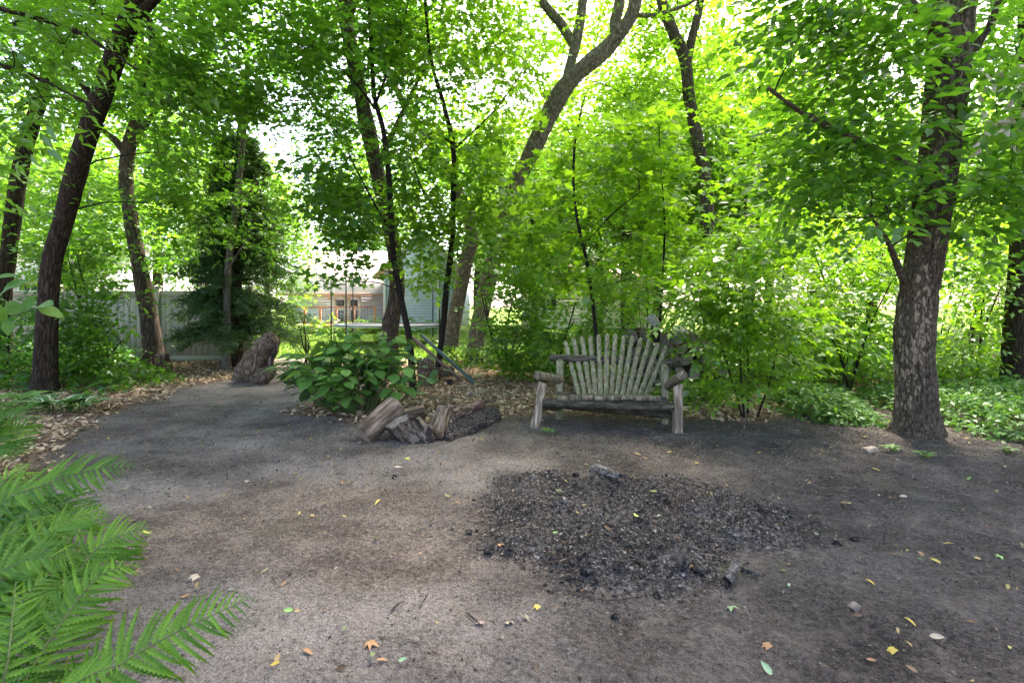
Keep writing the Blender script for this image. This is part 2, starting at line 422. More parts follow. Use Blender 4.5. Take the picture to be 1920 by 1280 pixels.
def scatter(pos, size, aspect=None, tmplV=None, tmplF=None, rng=RNG, flat=True):
    """instance a template at pos with random yaw and tilt, joined into one geometry"""
    n = len(pos); yaw = rng.uniform(0, 2 * math.pi, n)
    tl = rng.normal(0, .35 if flat else 2, (n, 2))
    cz, sz = np.cos(yaw), np.sin(yaw); cx, sx = np.cos(tl[:, 0]), np.sin(tl[:, 0]); cy_, sy_ = np.cos(tl[:, 1]), np.sin(tl[:, 1])
    o, z = np.ones(n), np.zeros(n)
    Rz = np.stack([cz, -sz, z, sz, cz, z, z, z, o], -1).reshape(n, 3, 3)
    Rx = np.stack([o, z, z, z, cx, -sx, z, sx, cx], -1).reshape(n, 3, 3)
    Ry = np.stack([cy_, z, sy_, z, o, z, -sy_, z, cy_], -1).reshape(n, 3, 3)
    R = Rz @ Rx @ Ry
    T = np.asarray(tmplV)[None] * size[:, None, None]
    if aspect is not None: T = T * aspect[:, None, :]
    V = np.einsum('nij,nkj->nki', R, T) + pos[:, None, :]
    k = T.shape[1]
    Fs = [(np.asarray(f)[None] + (np.arange(n) * k)[:, None, None]).reshape(-1, np.asarray(f).shape[1]) for f in tmplF]
    return V.reshape(-1, 3), Fs
CHIPV = np.array([[-.25, -.5, 0], [.22, -.48, .03], [.3, .1, .07], [.18, .52, .0], [-.2, .46, .04], [-.3, 0, .09]])
CHIPF = [np.array([[0, 1, 2, 5], [5, 2, 3, 4]])]
ROCKV = np.array([[1, 0, -.1], [-.9, .15, 0], [.1, 1, .05], [-.1, -.95, 0], [.1, .1, .75], [0, 0, -.7]]) * .5
ROCKF = [np.array([[0, 2, 4], [2, 1, 4], [1, 3, 4], [3, 0, 4], [2, 0, 5], [1, 2, 5], [3, 1, 5], [0, 3, 5]])]

def mulch():
    rng = np.random.default_rng(21)
    n = 85000
    y = 3.4 + (13.8 - 3.4) * rng.random(n) ** 1.0; x = rng.uniform(-11, 9, n)
    ok = np.abs(x) < y * 1.0 + .5
    mu = masks(x, y)[0]; ok &= rng.random(n) < mu * (1.1)
    x, y = x[ok], y[ok]
    pos = np.stack([x, y, gz(x, y) + .025 + rng.uniform(0, .02, len(x))], -1)
    sz = rng.uniform(.03, .085, len(x)) * (1 + .03 * (y - 5))
    asp = np.stack([rng.uniform(.35, 1.0, len(x)), np.ones(len(x)), np.ones(len(x))], -1)
    g = scatter(pos, sz, asp, CHIPV, CHIPF, rng)
    m = islandmat('wood_chip', [(0, (.13, .08, .045)), (.25, (.36, .235, .135)), (.7, (.60, .43, .26)), (1, (.76, .60, .42))])
    solo('wood_chip_mulch', g, m, (0, 8, 0), 'tan wood chip mulch covering the planting beds', 'mulch', kind='stuff')
mulch()
def crumbs():
    rng = np.random.default_rng(22)
    n = 90000
    x = rng.uniform(-3.8, 5.8, n); y = 1.3 + 5.8 * rng.random(n) ** 1.2
    mu, lawn, ash, dark, dust = masks(x, y)
    ok = (rng.random(n) < .30 + .25 * dark) & (mu < .5) & (np.abs(x) < y + .3)
    x1, y1 = x[ok], y[ok]
    s1 = (.004 + rng.gamma(1.4, .0034, len(x1))).clip(0, .026) * (.6 + y1 * .12)
    pos = np.stack([x1, y1, gz(x1, y1) + .003], -1)
    g = scatter(pos, s1, rng.uniform(.6, 1.2, (len(x1), 3)), ROCKV, [ROCKF[0][:4]], rng, True)
    m = islandmat('soil_crumb', [(0, (.025, .021, .018)), (.5, (.10, .085, .074)), (1, (.28, .245, .215))], .95)
    solo('soil_crumbs', g, m, (0, 4, 0), 'loose crumbs of soil scattered over the bare dirt', 'soil', kind='stuff')
    n = 32000
    a = rng.uniform(0, 2 * math.pi, n); r = (np.sqrt(rng.random(n)) * 1.0 + np.abs(rng.normal(0, .10, n)) * (rng.random(n) < .5)) * (1 + .12 * np.sin(a * 3 + 1) + .08 * np.sin(a * 5 + 2.6) + .05 * np.sin(a * 9 + .4))
    x = MC[0] + MR[0] * r * np.cos(a); y = MC[1] + MR[1] * r * np.sin(a)
    rim = r > .8
    s = rng.gamma(1.3, .0038, n) * np.where(rim, 1.3, 1) + .003
    pos = np.stack([x, y, gz(x, y) + .003 + s * .1], -1)
    g = scatter(pos, np.clip(s, 0, .045), rng.uniform(.5, 1.3, (n, 3)) * np.array([1, 1, .8]), ROCKV, [ROCKF[0][:4]], rng, True)
    m = islandmat('ash_crumb', [(0, (.009, .009, .009)), (.35, (.028, .026, .024)), (.75, (.085, .077, .07)), (1, (.30, .27, .24))], .95)
    solo('ash_and_charcoal', g, m, (MC[0], MC[1], 0), 'heap of grey ash and black charcoal crumbs in burnt fire circle', 'ash heap', kind='stuff')
crumbs()
def lawn_grass():
    rng = np.random.default_rng(23); n = 26000
    y = 14.2 + 16 * rng.random(n) ** 1.5; x = rng.uniform(-.55, .25, n) * y
    lw = masks(x, y)[1]; ok = rng.random(n) < lw; x, y = x[ok], y[ok]
    V = np.array([[-.12, 0, 0], [.12, 0, 0], [.05, .25, 1.0]]); Fs = [np.array([[0, 1, 2]])]
    g = scatter(np.stack([x, y, gz(x, y)], -1), rng.uniform(.05, .12, len(x)), None, V, Fs, rng)
    solo('lawn_grass', g, M['grass'], (0, 18, 0), 'sunlit mown lawn grass behind the trees', 'grass', kind='stuff')
lawn_grass()
# ------------------------------------------------------------------ foliage
def fan(out, c):
    V = np.array([c] + out, float); n = len(out)
    return V, np.array([[0, 1 + i, 1 + (i + 1) % n] for i in range(n)])
LEAF = {}
LEAF['ovate'] = (np.array([[0, 0, 0], [-.27, .42, .07], [0, .48, 0], [.27, .42, .07], [0, 1, -.10]]), np.array([[0, 3, 2], [0, 2, 1], [2, 3, 4], [2, 4, 1]]))
LEAF['ovate2'] = (np.array([[0, .48, -.01], [0, 0, 0], [.23, .22, .05], [.25, .58, .04], [0, 1, -.12], [-.25, .58, .04], [-.23, .22, .05]]), np.array([[0, 1, 2], [0, 2, 3], [0, 3, 4], [0, 4, 5], [0, 5, 6], [0, 6, 1]]))
LEAF['lance'] = (np.array([[0, 0, 0], [-.17, .38, .05], [0, .45, 0], [.17, .38, .05], [0, 1, -.12]]), np.array([[0, 3, 2], [0, 2, 1], [2, 3, 4], [2, 4, 1]]))
LEAF['maple'] = fan([(0, 0, 0), (.40, .08, -.05), (.26, .30, .03), (.56, .55, -.07), (.20, .58, .02), (0, 1.02, -.10), (-.20, .58, .02), (-.56, .55, -.07), (-.26, .30, .03), (-.40, .08, -.05)], (0, .36, .02))
LEAF['lite'] = (np.array([[0, 0, 0], [.50, .42, -.05], [.15, .58, .04], [0, 1, -.08], [-.15, .58, .04], [-.50, .42, -.05]]), np.array([[0, 1, 2], [0, 2, 3], [0, 3, 4], [0, 4, 5]]))
LEAF['far'] = (np.array([[0, 0, 0], [.36, .45, .06], [0, 1, 0], [-.36, .45, .06]]), np.array([[0, 1, 2], [0, 2, 3]]))
LEAF['needle'] = (np.array([[-.05, 0, 0], [.05, 0, 0], [.09, .5, .02], [0, 1, 0], [-.09, .5, -.02]]), np.array([[0, 1, 2], [0, 2, 4], [4, 2, 3]]))

def basis(axis, nrm):
    y = axis / (np.linalg.norm(axis, axis=-1, keepdims=True) + 1e-9)
    z = nrm - y * np.sum(nrm * y, -1, keepdims=True); z /= np.linalg.norm(z, axis=-1, keepdims=True) + 1e-9
    x = np.cross(y, z)
    return np.stack([x, y, z], -1)
def inst(tV, tF, R, pos, sc):
    n = len(pos)
    V = np.einsum('nij,nkj->nki', R, tV[None] * sc[:, None, None]) + pos[:, None]
    k = len(tV)
    return V.reshape(-1, 3), [(tF[None] + (np.arange(n) * k)[:, None, None]).reshape(-1, tF.shape[1])]
_SPR = {}
def sprays(kind, n, L, size, style='alt'):
    key = (kind, n, L, size, style)
    if key in _SPR: return _SPR[key]
    rng = np.random.default_rng(abs(hash((n, int(L * 100), int(size * 1000), len(kind)))) % 9999 + 1)
    out = []
    for v in range(7):
        pos, ax, nm, sc = [], [], [], []
        if style == 'compound':                       # pinnate leaves set along a twig
            nl = n
            for i in range(nl):
                t = (i + .6) / nl; side = 1 if i % 2 else -1
                a = side * rng.uniform(.6, 1.2) if i < nl - 1 else rng.uniform(-.3, .3)
                b = np.array([0, t * L, -.1 * t * t * L]); d = np.array([math.sin(a), math.cos(a), rng.uniform(-.35, .15)]); d /= np.linalg.norm(d)
                sd_ = np.cross(d, [0, 0, 1]); up = np.cross(sd_, d)
                pl = size * 2.2
                for j, (tt, sg) in enumerate(((.4, 1), (.4, -1), (.75, 1), (.75, -1), (1.0, 0))):
                    pos.append(b + d * pl * tt); aa = d * (.7 if sg else 1) + sd_ * sg * .8 + np.array([0, 0, rng.uniform(-.35, .05)])
                    ax.append(aa); nm.append(up + rng.normal(0, .28, 3)); sc.append(size * rng.uniform(.8, 1.2))
        elif style == 'needle':
            for i in range(n):
                t = i / n; a = rng.uniform(0, 6.28)
                pos.append(np.array([0, t * L, 0]) + rng.normal(0, .01, 3)); ax.append(np.array([math.cos(a) * .8, .7, math.sin(a) * .6])); nm.append(rng.normal(0, 1, 3)); sc.append(size * rng.uniform(.6, 1.2))
        else:
            for i in range(n):
                t = (i + .4) / n; side = 1 if i % 2 else -1
                a = side * rng.uniform(.5, 1.35) if i < n - 1 else rng.uniform(-.2, .2)
                d = np.array([math.sin(a), math.cos(a), rng.uniform(-.55, .15)])
                pos.append(np.array([0, t * L, -.12 * t * t * L + rng.normal(0, .03)]) + d * size * rng.uniform(.25, .7))
                ax.append(d); nm.append(np.array([0, 0, 1]) + rng.normal(0, .36, 3)); sc.append(size * rng.uniform(.65, 1.25))
        R = basis(np.array(ax), np.array(nm))
        tV, tF = LEAF[kind]
        V, Fs = inst(tV, tF, R, np.array(pos), np.array(sc))
        out.append((V, Fs[0]))
    _SPR[key] = out
    return out
def foliage(pos, dirs, kind, n, L, size, style, rng, tilt=.3, sc=(.75, 1.25)):
    S_ = sprays(kind, n, L, size, style); w = rng.integers(0, len(S_), len(pos)); gs = []
    R = basis(dirs, np.array([0, 0, 1.0]) + rng.normal(0, tilt, (len(pos), 3)))
    s = rng.uniform(*sc, len(pos))
    for v in range(len(S_)):
        k = w == v
        if k.any(): gs.append(inst(S_[v][0], S_[v][1], R[k], pos[k], s[k]))
    return join(gs)

def clumps(px0, px1, py0, py1, d0, d1, n, rng, ymask=None):
    """clump centres spread through a slab of air seen between those rows and columns"""
    px = rng.uniform(px0, px1, n); py = rng.uniform(py0, py1, n); d = rng.uniform(d0, d1, n)
    c = np.stack([(px - 960) * d / F, d, H + (HY - py) * d / F], -1)
    return c
def sprays_at(C, rad, per, rng, squash=.55):
    n = len(C) * per
    u = rng.normal(0, 1, (n, 3)); u /= np.linalg.norm(u, axis=1)[:, None]
    r = rng.random(n) ** .45
    off = u * (r * rad)[:, None]; off[:, 2] *= squash
    pos = np.repeat(C, per, 0) + off
    d = u.copy(); d[:, 2] = d[:, 2] * .25 - .05 + rng.normal(0, .12, n); d[:, :2] += rng.normal(0, .35, (n, 2))
    return pos, d
def branches_geo(stems, C, rng, r0=.035, ns=5):
    """a curved branch from the nearest suitable stem point to every clump"""
    SP = np.concatenate([s[0] for s in stems]); SR = np.concatenate([s[1] for s in stems])
    gs = []
    order = np.argsort([np.min(np.linalg.norm(c - SP, axis=1)) for c in C])
    for c in np.asarray(C)[order]:
        dv = c - SP; dist = np.linalg.norm(dv, axis=1)
        cost = dist * (1 + .25 * rng.random(len(SP))) + np.maximum(0, SP[:, 2] - c[2] + .15 * dist) * 1.6
        k = int(np.argmin(cost)); a = SP[k]; L = dist[k]
        if L < .08: continue
        r = min(SR[k] * .7, r0 * (.35 + .3 * min(L, 1.6)))
        mid = (a + c) / 2 + np.array([0, 0, .10 * L]) + rng.normal(0, .08 * L, 3)
        q = a * .35 + mid * .65 + rng.normal(0, .03 * L, 3)
        pl = [a, q, (mid + c * 1.6) / 2.6, c]
        gs.append(tube(pl, [r, r * .75, r * .5, .004], ns, 7, False))
        new = catmull(pl, 7)[2:6]
        SP = np.vstack([SP, new]); SR = np.concatenate([SR, np.linspace(r * .8, r * .45, 4)])
    return gs
def twigs_geo(C, pos, per, rng, frac=1.0):
    gs = []; ci = np.repeat(C, per, 0)
    k = np.nonzero(rng.random(len(pos)) < frac)[0]
    a, b = ci[k], pos[k]
    w = .004
    o = np.array([[w, 0, 0], [-w * .5, w * .8, 0], [-w * .5, -w * .8, 0]])
    V = np.concatenate([a[:, None] + o[None], b[:, None] + o[None] * .5], 1).reshape(-1, 3)
    t = np.array([[0, 1, 4, 3], [1, 2, 5, 4], [2, 0, 3, 5]])
    return (V, [(t[None] + (np.arange(len(k)) * 6)[:, None, None]).reshape(-1, 4)])

# places where the trees leave a view open: trunks not hung over by leaves, gaps towards the houses
OPEN_LINES = [([(86, 690, 8.5), (96, 500, 8.5), (122, 400, 8.5), (190, 180, 8.3), (265, -10, 8.1)], 46, .94),
              ([(985, 310, 12.6), (1045, 185, 12.2), (1130, 98, 11.9), (1165, 60, 11.8), (1200, -20, 11.6)], 46, .95), ([(1064, 140, 12.2), (1092, 0, 12.2)], 34, .85), ([(1078, 90, 12.2), (1005, -20, 12)], 34, .85),
              ([(895, 670, 13), (930, 470, 13)], 28, .6), ([(930, 470, 13), (985, 310, 12.6)], 26, .35), ([(1240, -10, 13.8), (1284, 110, 14), (1310, 280, 14), (1325, 400, 14)], 34, .85), ([(1287, 125, 14), (1312, 0, 14)], 24, .8),
              ([(1719, 822, 5.8), (1717, 600, 5.8), (1740, 470, 5.8)], 70, .98), ([(1740, 470, 5.8), (1775, 150, 5.8), (1785, 0, 5.8)], 48, .55),
              ([(645, 0, 10.6), (692, 250, 10.6), (716, 360, 10.6)], 34, .75), ([(736, 450, 10.6), (742, 565, 10.6), (725, 650, 10.6)], 36, .85), ([(838, 672, 13.5), (862, 550, 13.5), (876, 480, 13.5)], 30, .92),
              ([(290, 690, 12), (262, 500, 12), (238, 330, 12), (243, 260, 12)], 34, .92), ([(195, 245, 11.8), (240, 285, 12), (275, 230, 12), (320, 190, 12)], 26, .75), ([(5, 560, 11), (34, 340, 11), (52, 260, 11)], 34, .8),
              ([(425, 690, 11.6), (428, 500, 11.6), (452, 300, 11.6)], 18, .7), ([(768, 640, 8.9), (735, 450, 8.9), (728, 320, 8.9), (702, 180, 8.9), (690, 0, 8.9)], 20, .75), ([(820, 690, 10), (836, 540, 9.8), (850, 380, 9.5), (850, 280, 9.4), (808, 110, 9.2), (797, 0, 9.1)], 20, .75),
              ([(850, 280, 9.4), (985, 125, 9)], 16, .75), ([(1076, 560, 8.6), (1086, 430, 8.6), (1077, 280, 8.6)], 18, .7)]
OPEN_RECTS = [(568, 722, 548, 650, 19, .97), (722, 850, 562, 660, 19, .9), (560, 700, 450, 548, 19, .45), (225, 420, 540, 690, 13, .96), (200, 225, 545, 690, 13, .6), (365, 575, 260, 640, 11.9, .62), (1205, 1312, 588, 690, 8.6, .7), (985, 1292, 622, 815, 6.95, .97), (1030, 1095, 555, 608, 30, .8),
              (505, 600, 140, 250, 40, .5), (660, 745, 160, 210, 40, .5), (880, 930, 110, 190, 40, .5), (1395, 1450, 0, 60, 40, .5), (1560, 1690, 130, 225, 40, .4), (1440, 1500, 440, 500, 30, .5), (930, 1080, 690, 720, 9, .9), (500, 1000, 620, 820, 6.8, .98)]
def open_view(p, rng):
    d = np.maximum(p[:, 1], .1); px = 960 + p[:, 0] * F / d; py = HY - (p[:, 2] - H) * F / d
    drop = np.zeros(len(p), bool); u = rng.random(len(p))
    for line, hw, pr in OPEN_LINES:
        for a, b in zip(line[:-1], line[1:]):
            ab = np.array(b[:2], float) - np.array(a[:2]); t = np.clip(((px - a[0]) * ab[0] + (py - a[1]) * ab[1]) / (ab @ ab), 0, 1)
            dist = np.hypot(px - a[0] - t * ab[0], py - a[1] - t * ab[1]); dd = a[2] + t * (b[2] - a[2])
            drop |= (dist < hw) & (d < dd - .02) & (u < pr)
    for x0, x1, y0, y1, dm, pr in OPEN_RECTS: drop |= (px > x0) & (px < x1) & (py > y0) & (py < y1) & (d < dm) & (u < pr)
    return ~drop
def trunk_disp(amp, fx=11, fz=2.0, seed=0, flare=0, lump=.08):
    def f(pos, th, t):
        n = fbm(np.stack([pos[..., 0] * fx, pos[..., 1] * fx, pos[..., 2] * fz], -1), 3, seed)
        ridge = np.minimum(1, np.abs(2 * n - 1) * 5.0) ** .7
        big = (fbm(pos * 1.6, 2, seed + 5) - .5) * lump
        fl = flare * np.exp(-t * 26) * (1 + .7 * np.sin(th * 4 + seed) + .25 * np.sin(th * 7))
        return amp * (ridge - .5) + big + fl
    return f
def stem_px(pts):
    """[(px,py,d,radius)] -> points, radii"""
    return np.array([P(a, b, c) for a, b, c, r in pts]), np.array([r for *_, r in pts])
def tree(name, label, cat, stems, C, rad, per, kind, n, L, size, style, lmat, bmat, seed, group=None, ns=16, amp=.012, flare=.10,
         squash=.55, twig=.5, r0=.022, limb_ns=9, trunk_n=None, trunk_smooth=True, part_crown='crown', thin=None, zmin=.25):
    rng = np.random.default_rng(seed)
    P0 = stems[0][0]; base = P0[0].copy(); base[2] = float(gz(base[0], base[1]))
    stems[0][0][0][2] = base[2] - .08
    t = root(name, base, label, cat, group)
    dense = []
    for i, (pt, r) in enumerate(stems):
        nn = (len(pt) - 1) * 6 + 1
        C_ = catmull(pt, nn); R_ = np.interp(np.linspace(0, 1, nn), np.linspace(0, 1, len(r)), r)
        dense.append((C_, R_))
        g = tube(pt, r, ns if i == 0 else limb_ns, (trunk_n or nn * 3) if i == 0 else nn * 2, True, trunk_disp(amp * (1 if i == 0 else .5), seed=seed, flare=flare if i == 0 else 0, lump=r[0] * .22))
        part('trunk' if i == 0 else 'limb', g, bmat, t, trunk_smooth)
    if C is None: return t
    pos, d = sprays_at(C, rad, per, rng, squash)
    d[:, :2] += .5 * (C.repeat(per, 0) - base)[:, :2] / (np.linalg.norm((C.repeat(per, 0) - base)[:, :2], axis=1)[:, None] + .3)
    ok = (pos[:, 2] > zmin) & open_view(pos + .18 * d, rng)
    gl = foliage(pos[ok], d[ok], kind, n, L, size, style, rng)
    bg_ = branches_geo(dense, C, rng, r0)
    bg_.append(twigs_geo(C.repeat(per, 0)[ok], pos[ok], 1, rng, twig))
    part('branches', join(bg_), thin or M['bark_thin'], t)
    part(part_crown, gl, lmat, t)
    return t
# ------------------------------------------------------------------ trees
def rg(s): return np.random.default_rng(s)
def cl(seed, *boxes):
    r = rg(seed); return np.concatenate([clumps(*b, r) for b in boxes])
MAP = ('lite', 9, .45, .115, 'alt'); MAPF = ('maple', 9, .45, .115, 'alt'); OV = ('ovate', 9, .42, .12, 'alt'); CMP = ('ovate', 4, .40, .105, 'compound')

# big trunk at the right edge of the clearing: dense bark relief with pale weathered plates
def big_right():
    s0 = stem_px([(1719, 822, 5.85, 0.216), (1717, 740, 5.85, 0.184), (1714, 640, 5.85, 0.176), (1722, 560, 5.85, 0.176), (1738, 460, 5.85, 0.171), (1757, 320, 5.85, 0.169), (1775, 150, 5.8, 0.176), (1785, 0, 5.8, 0.189), (1790, -200, 5.8, 0.198), (1780, -420, 5.7, 0.135)])
    s1 = stem_px([(1694, 528, 5.80, .035), (1680, 490, 5.7, .028), (1662, 450, 5.5, .02), (1630, 400, 5.3, .012)])
    s2 = stem_px([(1770, 50, 5.8, .07), (1712, 15, 5.5, .05), (1640, -80, 5.1, .04), (1560, -160, 4.6, .02)])
    s3 = stem_px([(1800, 120, 5.8, .05), (1850, 60, 5.6, .03), (1880, -10, 5.4, .02), (1960, -120, 5.0, .012)])
    s4 = stem_px([(1745, 330, 5.8, .05), (1620, 270, 5.3, .032), (1510, 215, 5.0, .02), (1440, 165, 4.8, .01)])
    C = cl(101, (1450, 1700, 60, 420, 4.6, 6.0, 34), (1680, 1960, 330, 450, 4.9, 6.3, 16), (1560, 1960, -60, 330, 5.2, 7.0, 34), (1500, 1760, -40, 90, 4.3, 5.6, 12),
           (1840, 2050, 60, 420, 4.8, 6.2, 18), (1300, 2100, -520, -60, 3.6, 7.5, 46), (900, 2300, -1400, -450, 2.6, 6.0, 46))  # last box: unseen crown added overhead to shade the clearing
    t = tree('maple_tree', 'thick tree with pale peeling bark patches standing at the right of the clearing', 'tree', [s0, s1, s2, s3, s4], C, .48, 11, 'ovate2', 9, .42, .112, 'alt', M['leaf_mid'], M['bark_patch'], 101,
             ns=150, trunk_n=420, amp=.032, flare=.085, twig=.7)
    return t
def bark_patch():
    m, nd, lk = newmat('bark_patch')
    v = mapping(nd, lk, (17, 17, 6.0))
    fine = noise(nd, lk, v, 2.5, 6, .7)
    wob = noise(nd, lk, v, 1.0, 3)
    vv = nd.new("ShaderNodeVectorMath"); vv.operation = 'ADD'; lk.new(v, vv.inputs[0]); lk.new(wob.outputs['Color'], vv.inputs[1])
    vo = noise(nd, lk, vv.outputs[0], 1.9, kind='DISTANCE_TO_EDGE'); vc = noise(nd, lk, vv.outputs[0], 1.9, kind='F1')
    edge = ramp(nd, [(0, (.0, .0, .0)), (.35, (1, 1, 1))]); lk.new(vo.outputs['Distance'], edge.inputs[0])
    h = mathn(nd, lk, 'ADD', mathn(nd, lk, 'MULTIPLY', edge.outputs[0], .35), mathn(nd, lk, 'MULTIPLY', fine.outputs[0], .9))
    r = ramp(nd, [(.35, (.030, .022, .014)), (.95, (.20, .155, .108))]); lk.new(h, r.inputs[0])
    # pale plates: a patch with its own shape on one flank of the trunk
    tc = nd.new("ShaderNodeTexCoord"); sx = nd.new("ShaderNodeSeparateXYZ"); lk.new(tc.outputs['Object'], sx.inputs[0])
    zf = ramp(nd, [(0, (0, 0, 0)), (.10, (.35, .35, .35)), (.25, (1, 1, 1)), (.42, (.8, .8, .8)), (.55, (.35, .35, .35)), (.75, (.1, .1, .1))]); lk.new(mathn(nd, lk, 'DIVIDE', sx.outputs[2], 3.0), zf.inputs[0])
    xf = ramp(nd, [(.12, (.25, .25, .25)), (.3, (1, 1, 1)), (.52, (0, 0, 0))]); lk.new(mathn(nd, lk, 'ADD', mathn(nd, lk, 'SUBTRACT', mathn(nd, lk, 'MULTIPLY', sx.outputs[0], 1.8), mathn(nd, lk, 'MULTIPLY', sx.outputs[2], .24)), .72), xf.inputs[0])
    sep = nd.new("ShaderNodeSeparateColor"); lk.new(vc.outputs['Color'], sep.inputs[0])
    cell = mathn(nd, lk, 'MULTIPLY', mathn(nd, lk, 'MULTIPLY', zf.outputs[0], xf.outputs[0]), .92)
    pm = mathn(nd, lk, 'MULTIPLY', mathn(nd, lk, 'LESS_THAN', sep.outputs[0], cell), mathn(nd, lk, 'GREATER_THAN', vo.outputs['Distance'], .05))
    c = mixc(nd, lk, mathn(nd, lk, 'MULTIPLY', pm, .85), r.outputs[0], mixc(nd, lk, fine.outputs[0], (.23, .175, .11), (.43, .345, .235)))
    finish(m, nd, lk, c, .92, h, .9, .03, .15); M['bark_patch'] = m
bark_patch(); big_right()

def left_lean():
    s0 = stem_px([(84, 748, 8.5, 0.180), (86, 690, 8.5, 0.148), (88, 600, 8.5, 0.135), (96, 500, 8.5, 0.131), (122, 400, 8.5, 0.131), (152, 290, 8.4, 0.139), (190, 180, 8.3, 0.143), (225, 80, 8.2, 0.139), (265, -10, 8.1, 0.139), (320, -150, 8.0, 0.115), (350, -330, 7.8, 0.066)])
    s1 = stem_px([(186, 195, 8.3, .07), (160, 165, 8.2, .05), (130, 120, 8.0, .03), (90, 20, 7.6, .015)])
    s2 = stem_px([(255, 10, 8.1, .06), (285, 60, 8.0, .035), (275, 140, 7.9, .02), (262, 190, 7.9, .01)])
    s3 = stem_px([(235, 55, 8.2, .08), (330, -40, 7.6, .06), (450, -130, 7.0, .03)])
    C = cl(102, (60, 330, -60, 260, 6.8, 9.5, 34), (240, 560, -60, 230, 7.2, 10, 36), (250, 500, 150, 330, 8.0, 10.5, 16), (-150, 700, -520, -60, 5.0, 10, 46), (-300, 900, -1200, -500, 3.5, 7.0, 34), (100, 420, 330, 440, 8.6, 10.2, 12))  # highest box: crown put in above the view to keep the ground shaded
    tree('maple_tree', 'dark leaning tree trunk rising behind the striped hosta on the left', 'tree', [s0, s1, s2, s3], C, .58, 17, *MAP, M['leaf_mid'], M['bark_dark'], 102, ns=48, trunk_n=170, amp=.018, flare=.07)
left_lean()
def far_left():
    s0 = stem_px([(0, 650, 11, 0.170), (6, 560, 11, 0.145), (18, 460, 11, 0.140), (34, 340, 11, 0.132), (52, 260, 11, 0.128), (92, 130, 11, 0.119), (110, 0, 11, 0.102), (120, -200, 11, 0.051)])
    C = cl(103, (-160, 130, 20, 470, 9.2, 12.5, 44), (-300, 150, -350, 20, 9, 13, 18))
    tree('maple_tree', 'slim dark leaning trunk at the far left edge before the fence', 'tree', [s0], C, .65, 17, *MAP, M['leaf_mid'], M['bark_dark'], 103, ns=28)
far_left()
def fence_tree():
    s0 = stem_px([(292, 700, 12, 0.234), (287, 650, 12, 0.180), (277, 580, 12, 0.171), (262, 500, 12, 0.153), (244, 400, 12, 0.140), (236, 330, 12, 0.144), (243, 275, 12, 0.135), (258, 200, 12, 0.108), (262, 60, 12, 0.081), (270, -120, 12, 0.045)])
    s1 = stem_px([(238, 290, 12, .09), (215, 262, 11.9, .07), (195, 245, 11.8, .05), (150, 190, 11.5, .02)])
    s2 = stem_px([(246, 280, 12, .08), (275, 230, 12, .06), (320, 190, 12, .035), (400, 200, 12, .015)])
    C = cl(104, (130, 400, 80, 300, 10.5, 13, 30), (180, 420, 330, 500, 10.6, 12.4, 20), (100, 480, -300, 80, 10, 14, 18))
    tree('maple_tree', 'brown forked tree growing in front of the beige fence', 'tree', [s0, s1, s2], C, .6, 18, *MAP, M['leaf_mid'], M['bark_brown'], 104, ns=36, trunk_n=120, amp=.016, flare=.06)
fence_tree()
def pale_thin():
    s0 = stem_px([(424, 694, 11.6, .085), (425, 600, 11.6, .075), (428, 500, 11.6, .07), (440, 400, 11.6, .065), (452, 300, 11.6, .06), (462, 200, 11.6, .045), (465, 90, 11.6, .02)])
    s1 = stem_px([(430, 500, 11.6, .03), (470, 445, 11.4, .02), (520, 420, 11.2, .01)])
    s2 = stem_px([(436, 420, 11.6, .03), (480, 345, 11.4, .02), (530, 320, 11.2, .01)])
    C = cl(105, (390, 580, 40, 260, 10.6, 12.6, 16), (380, 540, 350, 470, 10.4, 11.8, 9))
    tree('young_tree', 'slender pale grey trunk standing right before the dark evergreen', 'tree', [s0, s1, s2], C, .5, 14, *MAP, M['leaf_mid'], M['bark_pale'], 105, ns=18, amp=.004, flare=.02)
pale_thin()
def evergreen():
    r = rg(106)
    s0 = stem_px([(441, 690, 12.3, .17), (441, 600, 12.3, .14), (443, 450, 12.3, .12), (447, 300, 12.3, .08), (455, 130, 12.3, .02)])
    base = s0[0][0].copy(); base[2] = 0; s0[0][0][2] = -.05
    t = root('cedar_tree', base, 'dark green evergreen with drooping boughs at the fence end', 'tree')
    part('trunk', tube(s0[0], s0[1], 16, 60, True, trunk_disp(.012, lump=.03)), M['bark_dark'], t, True)
    gs, pos, dr = [], [], []
    for k in range(190):
        z = .7 + 4.6 * r.random() ** 1.15; az = r.uniform(0, 6.28); f = (5.6 - z) / 5.0
        R = (.22 + 1.25 * f) * r.uniform(.7, 1.1) * (1.12 if math.cos(az) > 0 else .78)
        a = np.array([base[0], base[1], z]); e = a + np.array([math.cos(az) * R, math.sin(az) * R, -.18 * R + r.uniform(-.05, .15)])
        c = catmull([a, (a + e) / 2 + [0, 0, .12 * R], e], 9); gs.append(tube(c, [.018, .003], 4, raw=True, caps=False))
        for j in range(1, 9):
            for s in range(5):
                pos.append(c[j] + r.normal(0, .05, 3)); dv = (e - a) / R; sd_ = np.array([-dv[1], dv[0], 0]) * r.uniform(-1.2, 1.2)
                dr.append(dv + sd_ + np.array([0, 0, r.uniform(-.5, .1)]))
    part('branches', join(gs), M['bark_dark'], t)
    part('crown', foliage(np.array(pos), np.array(dr), 'needle', 13, .24, .10, 'needle', r), M['needle'], t)
evergreen()
